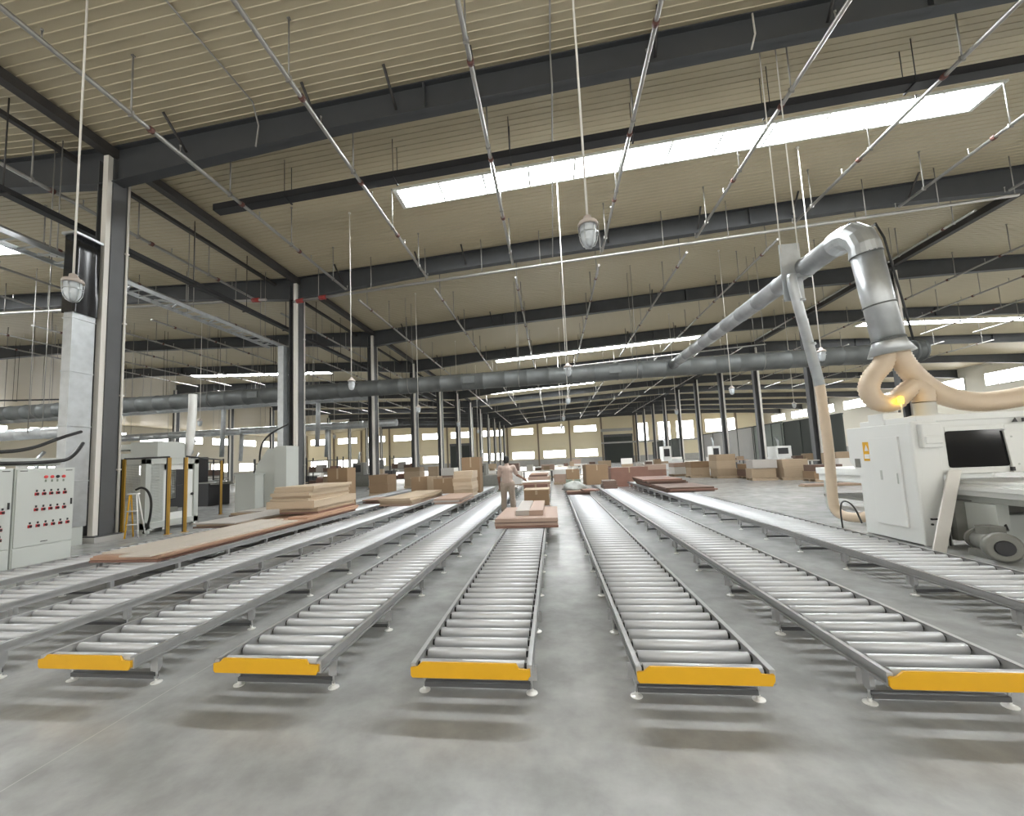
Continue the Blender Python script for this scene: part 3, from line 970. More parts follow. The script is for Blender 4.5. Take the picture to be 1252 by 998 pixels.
# ------------------------------------------------------------------ control cabinets
SWM = {}
def switch(parent, y, z, i):
    # red plate with its black turn knob: one small mesh, shared by every switch
    if 'm' not in SWM:
        s = MB().box(0, .008, -.031, .031, -.034, .020)
        s.tube([(.008, 0, -.006), (.034, 0, -.006)], .017, 12, 1).box(.02, .042, -.006, .006, -.028, .014, 1)
        o = s.build('switch', [M_rsw, M_dark], parent)
        SWM['m'] = o
    else:
        o = link_copy(SWM['m'], parent)
    o.location = (.022, y, z)
    return o
def pilot(parent, y, z, m):
    o = MB().tube([(0, 0, 0), (.012, 0, 0)], .030, 14).tube([(.012, 0, 0), (.02, 0, 0)], .016, 10).build('pilot_light', m, parent)
    o.location = (.0, y, z)
    return o
def tagplate(parent, y, z, w=.03, h=.012, m=None):
    o = MB().box(0, .003, -w / 2, w / 2, -h / 2, h / 2).build('name_plate', m or M_dark, parent)
    o.location = (.022, y, z)
def cabinet(y0, w, rows, label, pilots):
    t = thing('control_cabinet', label, 'control cabinet', (-9.70, y0, 0), 0, 'grey control cabinets')
    b = MB().box(-.5, 0, .005, w - .005, 0, 1.85)
    b.build('body', M_cab, t, .006)
    d = MB().box(.002, .022, .025, w - .02, .42, 1.82)
    dr = d.build('door', M_cab, t, .004)
    b2 = MB().box(.002, .016, .02, w - .02, .04, .40).build('plinth_panel', M_cab, t, .004)
    p = dr
    for z, ys in rows:
        for y in ys:
            switch(p, y, z, 0)
            tagplate(p, y, z + .052, .030, .040)
    for (y, z, kind) in pilots:
        q = pilot(p, y, z, M_redlit if kind else M_dark); q.location.x = .022
        tagplate(p, y, z - .075, .028, .045, WOODS['green'])
    h = MB().box(.022, .04, w - .075, w - .055, 1.12, 1.24)
    h.build('handle', M_dark, dr)
    for y, z in ((.12, 1.80), (w - .12, 1.80), (w * .5, .47)):
        tagplate(p, y, z, .11, .014)
    return t
def spread(a, b, n): return [a + (b - a) * i / (n - 1) for i in range(n)]
cabinet(6.33, .96, [(1.37, spread(.33, .78, 5)), (1.08, spread(.33, .78, 5)), (.78, spread(.25, .85, 6))], 'grey control cabinet full of red switches, the one next to the steel duct',
        [(.46, 1.68, 1), (.56, 1.68, 1), (.65, 1.68, 0), (.75, 1.68, 1)])
cabinet(5.34, .98, [(1.37, spread(.2, .72, 5)), (1.08, spread(.2, .84, 6)), (.78, spread(.2, .82, 6)), (.60, spread(.2, .82, 6))], 'grey control cabinet with red switches cut off by the left picture edge',
        [(.30, 1.66, 1), (.42, 1.66, 1), (.54, 1.66, 0)])
# things above the cabinets: cables and a beam on posts
for i, (pts, lab) in enumerate((
    ([(-9.95, 4.2, 2.02), (-9.95, 5.3, 2.12), (-10.0, 6.2, 2.15), (-10.1, 6.8, 2.22), (-10.4, 7.5, 2.5), (-10.8, 8.2, 2.7)], 'upper black cable sagging over the control cabinets'),
    ([(-9.9, 4.2, 1.93), (-9.9, 5.6, 1.94), (-9.9, 7.2, 1.96), (-10.0, 7.5, 2.12), (-10.6, 8.1, 2.42)], 'lower black cable lying along the cabinet tops'))):
    tag(MB().tube(sm(pts), .035, 8).build('cable', M_cable), lab, 'cable')
t = thing('cable_duct', 'grey cable duct lying across the control cabinets', 'cable duct', (-10.05, 6.3, 1.85))
MB().box(-.06, .06, -2.0, .95, .06, .2).build('channel', M_machg, t)
MB().box(-.05, .05, .3, .42, 0, .06).build('bracket', M_foot, t); MB().box(-.05, .05, -.35, -.27, 0, .06).build('bracket', M_foot, t)

# ------------------------------------------------------------------ guard fence and grey press behind the left conveyors
def fence_post(x, y, label, rz=0, h=2.1):
    t = thing('fence_post', label, 'fence post', (x, y, 0), rz, 'yellow guard fence posts')
    MB().box(-.03, .03, -.03, .03, .01, h).build('post', M_post, t)
    MB().box(-.06, -.03, -.035, .035, .01, h).build('black_edge', M_dark, t)
    MB().box(-.07, .07, -.07, .07, 0, .012).build('base_plate', M_post, t)
fence_post(-11.75, 10.02, 'yellow guard post right behind the first left column', .3)
fence_post(-10.58, 10.25, 'yellow guard post, left of the close pair before the press', .3)
fence_post(-10.42, 10.62, 'yellow guard post, right of the close pair before the press', .3)
fence_post(-13.05, 14.9, 'yellow guard post alone, right of the press', .3)
def rail(a, b, z, label):
    tag(MB().tube([(a[0], a[1], z), (b[0], b[1], z)], .025, 6).build('fence_rail', M_dark), label, 'fence rail', 'black guard fence rails')
rail((-11.75, 10.02), (-10.58, 10.25), 2.115, 'black top rail from the column to the close pair of yellow posts')
rail((-10.42, 10.62), (-13.05, 14.9), 2.128, 'black top rail running from the close pair of posts to the lone yellow post')
# stepladder-like yellow and white stand at the column
t = thing('step_stand', 'small yellow and white stand leaning by the first left column', 'stand', (-11.16, 9.72, 0), .3)
MB().tube([(-.12, 0, .0), (-.09, .1, 1.15)], .022, 6).build('leg', M_yellow, t)
MB().tube([(.2, 0, .0), (.07, .1, 1.15)], .018, 6).build('leg', M_white, t)
MB().tube([(-.1, .3, .0), (-.07, .12, 1.15)], .018, 6).build('leg', M_yellow, t)
MB().tube([(.2, .3, .0), (.09, .12, 1.15)], .018, 6).build('leg', M_white, t)
MB().box(-.13, .12, .06, .16, 1.14, 1.17).build('top', M_white, t)
for z in (.35, .7):
    MB().tube([(-.11, .03, z), (.16, .03, z)], .014, 6).build('step', M_white, t)

def mesh_panel(m, x0, x1, y0, y1, z0, z1, n, k):
    # wire mesh in a vertical plane from (x0,y0) to (x1,y1)
    for i in range(n + 1):
        f = i / n
        x, y = x0 + (x1 - x0) * f, y0 + (y1 - y0) * f
        m.tube([(x, y, z0), (x, y, z1)], .009, 4, caps=False)
    for i in range(k + 1):
        z = z0 + (z1 - z0) * i / k
        m.tube([(x0, y0, z), (x1, y1, z)], .009, 4, caps=False)
t = thing('panel_press', 'grey wire-meshed press standing behind the yellow guard posts', 'press', (-12.1, 11.25, 0))
f = MB()
for x in (-.65, .62):
    for y in (-.85, .75):
        f.box(x - .08, x + .08, y - .08, y + .08, 0, 2.1)
f.box(-.73, .7, -.93, .83, 1.95, 2.12)
f.box(-.73, .7, -.93, .83, .12, .3)
f.build('frame', M_machg, t, .004)
m = MB(); mesh_panel(m, .66, .66, -.77, -.35, .3, 1.95, 16, 50); mesh_panel(m, -.57, .54, -.9, -.9, .3, 1.95, 32, 48)
m.build('wire_mesh', M_machg, t)
m = MB().box(.60, .64, -.35, .68, .3, .5).box(.60, .64, -.35, -.22, .5, 1.95).box(.60, .64, .5, .68, .5, 1.95).box(.6, .64, -.35, .68, 1.78, 1.95)
m.build('side_panel', M_mach, t)
m = MB(); mesh_panel(m, .2, .2, -.35, .5, .9, 1.78, 14, 18)
m.build('inner_mesh', M_machg, t)
MB().box(-.3, .3, -.5, .5, .5, .62).build('work_table', M_motor, t)
m = MB().box(-.2, .7, -.6, .3, 2.12, 2.62)
m.build('drive_box', M_machg, t, .01)
MB().box(-1.5, -.2, -.55, .15, 2.16, 2.3).box(-1.5, -.2, -.5, .1, 2.42, 2.58).build('cross_beam', M_machg, t)
MB().tube([(.66, .62, 1.0), (.70, .62, 1.0)], .04, 10).build('stop_button', M_dark, t)
MB().tube([(.5, .55, 2.1), (.58, .6, 2.6), (.6, .65, 3.6), (.6, .65, 4.2)], [.12, .12, .12, .12], 10).build('suction_pipe', M_white, t)
# hose loop by the column
tag(MB().tube(sm([(-11.45, 10.1, 1.25), (-11.3, 10.12, 1.32), (-11.12, 10.15, 1.22), (-11.0, 10.16, .9), (-11.05, 10.15, .35), (-11.2, 10.12, .06)]), .03, 7).build('hose', M_cable), 'black hose hanging in a loop behind the first yellow post', 'hose')

# grey machine at the second left column
t = thing('grey_machine', 'tall pale grey machine housing before the second left column', 'machine', (-11.3, 15.4, 0))
MB().box(.42, .92, -.35, .45, 0, 2.58).build('tower', M_machg, t, .01)
m = MB(); m.prism([(-.55, 0), (.42, 0), (.42, 2.5), (.05, 2.5), (-.40, 1.9), (-.55, 1.45)], 'y', -.25, .45); m.build('sloped_cover', M_machg, t, .01)
MB().box(-.95, -.1, -.75, -.25, 0, 1.5).build('front_box', M_machg, t, .01)
MB().box(-1.0, -.05, -.80, -.25, 1.5, 1.55).build('front_box_lid', M_machg, t)
tag(MB().tube(sm([(-11.95, 15.6, 1.6), (-11.9, 15.55, 2.6), (-11.5, 15.5, 3.1), (-11.1, 16.3, 3.6)]), .035, 7).build('cable', M_cable), 'black cable rising from the tall grey machine housing', 'cable')

# ------------------------------------------------------------------ white machine on the right
t = thing('edge_machine', 'big white woodworking machine with dark window on the right', 'machine', (5.6, 7.36, 0))
m = MB()
m.prism([(.0, .02), (1.19, .02), (1.19, 1.05), (1.42, 1.3), (1.42, 1.93), (.0, 1.93)], 'x', .02, .40)
b = m.build('end_cabinet', M_mach, t, .012)
d = MB().box(-.006, .022, .22, .86, .25, 1.72)
dd = d.build('side_door', M_mach, t, .004)
MB().tube([(-.012, .3, .95), (-.012, .3, 1.12)], .010, 6).build('handle', M_machg, dd)
MB().box(-.012, -.006, .62, .66, 1.0, 1.16).build('latch', M_machg, dd)
sg = MB().box(.012, .02, .86, 1.03, 1.32, 1.66).build('warning_sign', M_yellow, t)
sg['label'] = 'yellow warning sign'
g2 = MB(); g2.prism([(.90, 1.50), (.99, 1.50), (.945, 1.61)], 'x', .008, .0125); g2.box(.008, .0125, .885, 1.005, 1.36, 1.44)
g2.build('sign_mark', M_white, sg)
MB().box(.012, .02, 1.14, 1.27, 1.2, 1.36).build('vent_grille', M_motor, t)
m = MB().box(.02, .40, -.03, .02, 0.0, 1.95)
pl = m.build('front_post', M_mach, t, .02)
for z in (.42, .34):
    for x in (.14, .22):
        MB().tube([(x, -.05, z), (x, -.03, z)], .016, 8).build('port', M_dark, pl)
MB().tube(sm([(.14, -.05, .42), (.2, -.1, .43), (.30, -.1, .40), (.33, -.08, .3), (.33, -.06, .02)]), .013, 6).build('cable', M_cable, pl)
MB().box(.10, .38, -.12, -.03, 1.52, 1.90).box(.12, .36, -.15, -.12, 1.58, 1.70).build('bracket', M_mach, t, .02)
# bridge body over the table: front face frame around the dark window
X2 = 2.6
m = MB()
m.box(.40, X2, .02, 1.4, 1.12, 1.97)
m.box(.12, X2, -.02, 1.2, 1.93, 2.03)
m.build('bridge_body', M_mach, t, .012)
m = MB()
x0, x1, z0, z1 = .50, 1.32, 1.20, 1.76
m.box(.40, x0, -.012, .02, 1.10, 1.84); m.box(x1, X2, -.012, .02, 1.10, 1.84)
m.box(x0, x1, -.012, .02, 1.10, z0); m.box(x0, x1, -.012, .02, z1, 1.84)
m.build('window_frame', M_mach, t, .008)
m = MB()
q = []
for cx_, cz_, a0 in ((x0 + .04, z0 + .04, PI), (x1 - .04, z0 + .04, 1.5 * PI), (x1 - .04, z1 - .04, 0), (x0 + .04, z1 - .04, .5 * PI)):
    for i in range(5):
        a = a0 + i * PI / 8
        q.append((cx_ + .045 * math.cos(a), cz_ + .045 * math.sin(a)))
m.prism(q, 'y', -.018, -.010)
m.build('window_glass', M_glass, t)['label'] = 'dark rounded window'
m = MB(); m.prism([(1.27, 1.74), (1.33, 1.10), (2.4, 1.10), (2.4, 1.78)], 'y', -.05, -.022)
sl = m.build('sliding_cover', M_mach, t, .004)
for p in ((1.36, 1.64), (1.41, 1.22)):
    MB().tube([(p[0], -.056, p[1]), (p[0], -.05, p[1])], .014, 8).build('screw', M_machg, sl)
MB().box(1.58, 1.75, -.054, -.05, 1.36, 1.5).build('handle', M_machg, sl)
MB().box(1.31, 1.345, -.06, -.02, 1.12, 1.18).build('catch', M_dark, t)
m = MB(); m.prism([(1.42, 1.86), (1.50, 1.86), (1.47, 1.93)], 'y', -.03, -.02); m.box(1.56, 1.64, -.03, -.02, 1.86, 1.92)
m.build('labels', M_dark, t)
# feed table running towards the camera, and its base
m = MB()
m.box(.55, 2.6, -2.3, 1.0, .78, .95)
m.box(.50, .55, -2.3, 1.0, .86, .93)
m.box(.62, 2.6, -2.3, .0, .95, 1.0)
m.build('feed_table', M_mach, t, .006)
MB().box(.66, 2.6, -2.2, .9, .68, .78).build('table_beam', M_machg, t)
m = MB().box(.56, .72, -.55, -.1, 0, .68).box(.7, 2.6, -.3, .6, .08, .5)
m.build('base_frame', M_machg, t, .006)
MB().box(.62, 2.6, -1.55, -1.45, .44, .49).box(.6, .68, -1.6, -1.4, .0, .46).build('cross_rail', M_machg, t)
m = MB().box(.42, 1.4, -.1, .4, .1, .7)
m.build('inner_panel', M_motor, t)
m = MB().tube([(.10, -1.10, .20), (.11, -1.08, .20), (.14, -1.00, .20), (.16, -.96, .20)], [.16, .19, .19, .13], 20)
m.tube([(.16, -.96, .20), (.36, -.52, .20)], .13, 16)
m.tube([(.36, -.52, .20), (.40, -.44, .20)], .16, 16)
m.box(.14, .44, -.86, -.56, 0.0, .10)
mo = m.build('motor', M_motor, t)
MB().tube([(.085, -1.13, .20), (.10, -1.10, .20)], [.09, .10], 16).build('fan_cover', M_dark, mo)
MB().box(.22, .42, -.80, -.60, .31, .42).build('terminal_box', M_motor, mo)
MB().tube([(.42, -.7, .36), (.60, -.62, .34), (.75, -.4, .5)], .018, 7).build('cable', M_cable, mo)
# top: suction port and beacon
MB().lathe([(.26, 0), (.26, .07), (.15, .1), (.15, .30)], (.92, .8, 2.0), 18).build('suction_port', M_mach, t)
MB().box(.10, .42, .6, .95, 1.93, 2.14).build('top_box', M_mach, t, .006)
pb = MB().tube([(.42, .62, 1.93), (.42, .62, 2.3)], .012, 8).lathe([(.03, 0), (.03, .03)], (.42, .62, 1.935), 10).build('beacon_pole', M_mach, t)
MB().lathe([(.038, 2.3), (.042, 2.32), (.040, 2.40), (.02, 2.42)], (.42, .62, 0), 14).build('beacon', M_beacon, pb)['label'] = 'lit amber beacon'
# outfeed table behind
tt = thing('outfeed_table', 'long white roller table behind the white machine, left of its end cabinet', 'table', (7.1, 10.2, 0))
MB().box(0.03, 2.2, 0.03, 2.2, .72, .90).box(-.02, 2.2, -.02, 2.22, .90, 1.06).build('table_top', M_mach, tt, .01)
for x in (.1, 2.0):
    for y in (.15, 2.0):
        MB().box(x - .05, x + .05, y - .05, y + .05, 0, .72).build('leg', M_machg, tt)
MB().box(.05, 2.1, .1, 2.1, .3, .36).build('shelf', M_motor, tt)
# leaning board
m = MB()
m.hexa([(5.36, 6.90, 0), (5.54, 6.90, 0), (5.54, 6.925, 0), (5.36, 6.925, 0), (6.02, 7.27, 1.16), (6.20, 7.27, 1.16), (6.20, 7.295, 1.16), (6.02, 7.295, 1.16)])
tag(m.build('plank', WOODS['white'], None, .003), 'pale narrow plank leaning against the front of the white machine', 'plank')

# ------------------------------------------------------------------ dust pipe from the round duct to the machine
def ribbed(pts, r, name, parent, mtl, pitch=.05, amp=.05, seg=14):
    # smooth path, then a corrugated tube along it
    P = [Vector(p) for p in pts]
    def cr(p0, p1, p2, p3, t):
        return .5 * ((2 * p1) + (p2 - p0) * t + (2 * p0 - 5 * p1 + 4 * p2 - p3) * t * t + (3 * p1 - p0 - 3 * p2 + p3) * t ** 3)
    Q = []
    E = [P[0]] + P + [P[-1]]
    for i in range(len(P) - 1):
        L = (P[i + 1] - P[i]).length
        n = max(2, int(L / (pitch / 2)))
        for j in range(n):
            Q.append(cr(E[i], E[i + 1], E[i + 2], E[i + 3], j / n))
    Q.append(P[-1])
    rs = [r * (1 + (amp if i % 2 else -amp)) for i in range(len(Q))]
    return MB().tube(Q, rs, seg).build(name, mtl, parent)
t = thing('dust_pipe', 'silver dust extraction pipe dropping to hoses above the white machine', 'dust pipe', (5.9, 8.2, 3.2))
B = Vector((5.9, 8.2, 3.2))
def rel(p): return tuple(Vector(p) - B)
pts, rs = [], []
ya, yb = 8.75, 22.0
A_, B_ = Vector((5.90, ya, 5.66)), Vector((6.25, yb - .46, 6.10))
n = 11
for i in range(n):
    p, q = A_.lerp(B_, i / n), A_.lerp(B_, (i + 1) / n)
    pts += [rel(p), rel(p.lerp(q, .03)), rel(p.lerp(q, .05)), rel(p.lerp(q, .98))]
    rs += [.235, .235, .22, .22]
MB().tube(pts, rs, 20).build('long_pipe', M_pipegrey, t)
el = [(5.90, 8.85, 5.66), (5.90, 8.62, 5.66), (5.90, 8.42, 5.60), (5.91, 8.27, 5.46), (5.92, 8.20, 5.26), (5.93, 8.2, 5.10)]
MB().tube([rel(p) for p in el], [.25, .24, .245, .245, .24, .25], 20, smooth=False).build('elbow', M_galv, t)
dp = [(5.93, 8.2, 5.15), (6.12, 8.2, 3.47)]
d = MB().tube([rel(p) for p in dp], .235, 22)
dpo = d.build('drop_pipe', M_galv, t)
a, b = Vector(dp[0]), Vector(dp[1])
for f in (.02, .60, .985):
    p, q = a.lerp(b, f), a.lerp(b, f + .015)
    MB().tube([rel(p), rel(q)], .25, 22).build('strap', M_spiral, dpo)
MB().tube([rel((6.12, 8.2, 3.5)), rel((6.125, 8.2, 3.42)), rel((6.145, 8.2, 3.22))], [.235, .25, .34], 22).build('hood', M_galv, t)
MB().tube([rel((6.0, 8.0, 5.60)), rel((6.1, 7.98, 5.3)), rel((6.2, 7.97, 4.5)), rel((6.28, 7.97, 3.9)), rel((6.36, 8.0, 3.4))], .018, 6).build('cable', M_cable, t)
MB().tube([rel((5.74, 8.6, 5.72)), rel((5.9, 8.45, 5.88)), rel((6.06, 8.2, 5.66))], .018, 6).build('cable', M_cable, t)
ribbed([rel(p) for p in ((6.06, 8.2, 3.3), (5.98, 8.2, 3.05), (5.78, 8.2, 2.82), (5.70, 8.2, 2.60), (5.80, 8.2, 2.38), (6.05, 8.2, 2.335), (6.22, 8.2, 2.47), (6.40, 8.18, 2.60), (6.52, 8.16, 2.50), (6.52, 8.16, 2.31))], .155, 'looped_hose', t, M_hose)['label'] = 'beige ribbed hose bent in a loop'
ribbed([rel(p) for p in ((6.22, 8.2, 3.3), (6.38, 8.2, 2.92), (6.65, 8.2, 2.58), (7.0, 8.2, 2.36), (7.45, 8.2, 2.27), (8.1, 8.2, 2.33), (8.9, 8.2, 2.5))], .165, 'long_hose', t, M_hose)['label'] = 'beige ribbed hose running off to the right'
# hanger plate and small branch
MB().box(-.48, -.05, 1.75, 1.78, 1.75, 3.1).build('hanger_plate', M_galv, t)
for x in (-.44, -.08):
    MB().tube([(x, 1.76, 2.9), (x, 1.76, ceil(5.9) - 3.2 - .012)], .014, 6).build('hanger_rod', M_conduit, t)
MB().box(-.36, .12, 1.7, 1.74, 2.26, 2.36).build('bracket', M_galv, t)
t = thing('branch_pipe', 'slim pipe with beige hose going down to the floor beside the white machine', 'dust pipe', (5.8, 9.8, 0))
br = MB().tube([(-.26, .0, 5.50), (-.27, 0, 5.42), (-.26, 0, 5.25), (.06, 0, 2.95)], [.09, .10, .10, .10], 14).build('upper_pipe', M_galv, t)
for z, x in ((4.9, -.155), (3.9, -.045)):
    MB().tube([(x, 0, z), (x + .004, 0, z - .05)], .112, 14).build('strap', M_galv, br)
ribbed([(.055, 0, 3.05), (.07, 0, 2.6), (.09, 0, 1.6), (.07, 0, .9), (.06, -.02, .35), (.12, -.15, .17), (.28, -.45, .16), (.40, -.7, .30), (.5, -.95, .45)], .095, 'floor_hose', t, M_hose, .04)['label'] = 'beige hose down to the floor'
tag(MB().tube(sm([(5.5, 9.0, .02), (5.52, 9.05, .4), (5.62, 9.1, .55), (5.8, 9.1, .45), (5.85, 9.0, .1)]), .016, 6).build('cable', M_cable), 'thin black cable looping beside the hose on the floor', 'cable')

# ------------------------------------------------------------------ worker
def capsule(m, a, b, ra, rb, seg=12):
    a, b = Vector(a), Vector(b)
    d = (b - a)
    L = d.length
    d.normalize()
    pts, rs = [], []
    for i in range(5):
        t_ = -PI / 2 + PI / 2 * i / 4
        pts.append(a + d * ra * math.sin(t_)); rs.append(max(.0008, ra * math.cos(t_)))
    for i in range(5):
        t_ = PI / 2 * i / 4
        pts.append(b + d * rb * math.sin(t_)); rs.append(max(.0008, rb * math.cos(t_)))
    # keep the end caps from folding when the segment is short
    m.tube([p + d * (1e-5 * i) for i, p in enumerate(pts)], rs, seg, smooth=True)
def ellip(m, c, rx, ry, rz, n=10, k=16):
    b0 = len(m.v)
    for i in range(n + 1):
        a = -PI / 2 + PI * i / n
        r = max(.01, math.cos(a))
        for j in range(k):
            t_ = 2 * PI * j / k
            m.v.append((c[0] + rx * r * math.cos(t_), c[1] + ry * r * math.sin(t_), c[2] + rz * math.sin(a)))
    for i in range(n):
        for j in range(k):
            m.face([b0 + i * k + j, b0 + i * k + (j + 1) % k, b0 + (i + 1) * k + (j + 1) % k, b0 + (i + 1) * k + j], 0, True)
    m.face([b0 + j for j in reversed(range(k))], 0, True)
    m.face([b0 + n * k + j for j in range(k)], 0, True)
def remesh(o, size, smooth=4):
    r = o.modifiers.new('remesh', 'REMESH')
    r.mode = 'VOXEL'
    r.voxel_size = size
    r.use_smooth_shade = True
    s_ = o.modifiers.new('smooth', 'SMOOTH')
    s_.factor = .5
    s_.iterations = smooth
def worker():
    # standing with the back to the camera (facing +y), right arm reaching out to the cartons
    t = thing('person', 'worker in a dusty pink shirt seen from behind, reaching right towards the cartons', 'person', (-1.41, 12.45, 0))
    t.scale = (1.03, 1.03, 1.03)
    J = dict(
        hipL=(-.10, .0, .88), hipR=(.10, .0, .88), kneL=(-.12, .03, .48), kneR=(.13, .05, .48), ankL=(-.13, -.02, .09), ankR=(.15, .03, .09),
        toeL=(-.15, .14, .03), toeR=(.18, .19, .03), pel=(0, 0, .93), wai=(0, .0, 1.06), che=(.0, .01, 1.27), nec=(.0, .02, 1.43), hea=(-.01, .05, 1.575),
        shL=(-.185, .0, 1.36), shR=(.185, .02, 1.36), elL=(-.25, .0, 1.08), elR=(.28, .17, 1.13), wrL=(-.24, .12, .86), wrR=(.44, .34, 1.02))
    m = MB()
    c = lambda a, b, ra, rb: capsule(m, J[a], J[b], ra, rb)
    ellip(m, (-.01, .05, 1.575), .075, .095, .115)                      # skull
    capsule(m, (-.01, .10, 1.52), (-.01, .12, 1.50), .05, .035)          # jaw
    capsule(m, (-.01, .14, 1.575), (-.01, .158, 1.56), .012, .014, 8)    # nose
    for s in (-1, 1):
        capsule(m, (-.01 + s * .078, .04, 1.585), (-.01 + s * .080, .045, 1.555), .014, .010, 8)
    c('nec', 'hea', .055, .052)
    c('che', 'nec', .12, .065); c('wai', 'che', .125, .14); c('pel', 'wai', .135, .12)
    for s in 'LR':
        capsule(m, J['che'], J['sh' + s], .11, .065)
        c('sh' + s, 'el' + s, .055, .042); c('el' + s, 'wr' + s, .042, .028)
        capsule(m, J['pel'], J['hip' + s], .12, .10)
        c('hip' + s, 'kne' + s, .092, .06); c('kne' + s, 'ank' + s, .058, .042)
        capsule(m, J['ank' + s], J['toe' + s], .045, .032)
        # hand: palm, four fingers, thumb
        w = Vector(J['wr' + s]); e = Vector(J['el' + s])
        d = (w - e).normalized()
        side = d.cross(Vector((0, 0, 1))).normalized()
        up = side.cross(d).normalized()
        p = w + d * .085
        for k_ in (-1, 0, 1):
            capsule(m, w + side * .018 * k_, p + side * .024 * k_, .017, .015, 8)
        for i, L in enumerate((.066, .076, .07, .055)):
            o_ = side * (.030 - .020 * i) * (1 if s == 'L' else -1)
            q = p + o_; q2 = q + d * L * .55 - up * .010; q3 = q2 + d * L * .42 - up * .026
            capsule(m, q, q2, .0092, .0086, 8); capsule(m, q2, q3, .0086, .0075, 8)
        ts = side * (.034 if s == 'L' else -.034)
        capsule(m, w + d * .02 + ts * .5, w + d * .055 + ts * 1.35 - up * .01, .012, .010, 8)
        capsule(m, w + d * .055 + ts * 1.35 - up * .01, w + d * .085 + ts * 1.5 - up * .022, .010, .008, 8)
    o = m.build('body', M_skin, t); remesh(o, .0062, 3)
    # shirt: torso and short sleeves, hanging loose over the trousers
    m = MB()
    capsule(m, (0, 0, .98), (0, .0, 1.1), .155, .150); capsule(m, (0, 0, 1.1), (0, .01, 1.28), .15, .16); capsule(m, J['che'], (0, .02, 1.40), .15, .08)
    ellip(m, (0, -.005, .95), .185, .14, .09); ellip(m, (0, 0, 1.1), .175, .135, .2); ellip(m, (0, 0, 1.27), .195, .135, .13)
    for s in 'LR':
        a, b_ = Vector(J['sh' + s]), Vector(J['el' + s])
        capsule(m, J['che'], J['sh' + s], .125, .08)
        capsule(m, a, a.lerp(b_, .72), .076, .068)
    capsule(m, (0, .02, 1.42), (0, .025, 1.445), .075, .068)
    o = m.build('shirt', M_shirt, t); remesh(o, .010, 5)
    m = MB()
    for s in 'LR':
        capsule(m, (0, 0, .93), J['hip' + s], .14, .125)
        capsule(m, J['hip' + s], J['kne' + s], .115, .085)
        a, b_ = Vector(J['kne' + s]), Vector(J['ank' + s])
        capsule(m, a, a.lerp(b_, .88), .085, .078)
    o = m.build('trousers', M_trous, t); remesh(o, .010, 4)
    for s in 'LR':
        m = MB()
        capsule(m, J['ank' + s], J['toe' + s], .056, .042)
        a = Vector(J['ank' + s]); b_ = Vector(J['toe' + s])
        capsule(m, (a.x, a.y - .02, .04), (b_.x, b_.y + .02, .036), .04, .036)
        o = m.build('shoe', M_shoe, t); remesh(o, .008, 3)
    m = MB()
    ellip(m, (-.01, .035, 1.605), .088, .098, .105)
    ellip(m, (-.01, .005, 1.555), .080, .068, .09)
    o = m.build('hair', M_hair, t); remesh(o, .010, 3)
    for s in (-1, 1):
        m = MB(); ellip(m, (-.01 + s * .03, .136, 1.59), .012, .010, .008, 6, 8)
        m.build('eye', M_foot, t)
worker()

# ------------------------------------------------------------------ workshop clutter farther back
def workbench(x, y, w, d, h, label, group, top='white', rz=0):
    t = thing('workbench', label, 'workbench', (x, y, 0), rz, group)
    MB().box(-w / 2, w / 2, -d / 2, d / 2, h - .06, h).build('bench_top', WOODS[top], t, .004)
    MB().box(-w / 2 + .1, w / 2 - .1, -d / 2 + .1, d / 2 - .1, .25, .28).build('shelf', WOODS['tan'], t)
    for sx in (-1, 1):
        for sy in (-1, 1):
            a, b = sx * (w / 2 - .08), sy * (d / 2 - .08)
            MB().box(a - .04, a + .04, b - .04, b + .04, 0, h - .06).build('leg', M_colm, t)
    return t
def far_machine(x, y, w, d, h, m, label, group, rz=0):
    t = thing('machine', label, 'machine', (x, y, 0), rz, group)
    MB().box(-w / 2, w / 2, -d / 2, d / 2, 0, h * .45).build('base', m, t, .02)
    MB().box(-w / 2, -w * .05, -d * .4, d * .45, h * .45, h).build('head', m, t, .03)
    MB().box(-w * .05, w * .62, -d * .42, d * .42, h * .42, h * .47).build('table', M_motor, t, .01)
    MB().box(-w * .45, -w * .15, -d * .415, -d * .4, h * .6, h * .9).build('panel', M_dark, t)
    MB().tube([(-w * .3, 0, h), (-w * .3, 0, h + .5), (-w * .3, .3, h + .9)], .09, 10).build('suction_pipe', M_galv, t)
    return t
def pallet(x, y, label, group, rz=0, w=1.2, d=1.0):
    t = thing('pallet', label, 'pallet', (x, y, 0), rz, group)
    m = MB()
    for i in range(6):
        a = -w / 2 + (w - .1) * i / 5
        m.box(a, a + .1, -d / 2, d / 2, .11, .13)
    m.build('deck', WOODS['tan'], t)
    for b in (-d / 2, -.05, d / 2 - .1):
        MB().box(-w / 2, w / 2, b, b + .1, 0, .11).build('runner', WOODS['tan'], t)
def pallet_load(x, y, hs, woods, desc, group, rz=0, w=1.15, d=.95):
    pallet(x, y, 'wooden pallet under the ' + desc, 'pallets', rz, w + .05, d + .05)
    z = .132
    n = len(hs)
    for i, h in enumerate(hs):
        lab = 'topmost pack of the %s' % desc if i == n - 1 else '%s pack up in the %s' % (ORD[i], desc)
        k = random.uniform(-.03, .03)
        board(x - w / 2 + k, x + w / 2 + k, y - d / 2 - k, y + d / 2 - k, z, h, woods[i % len(woods)], lab, group, rz + random.uniform(-.03, .03), 'board_pack', 'board pack', .008)
        z += h + .003
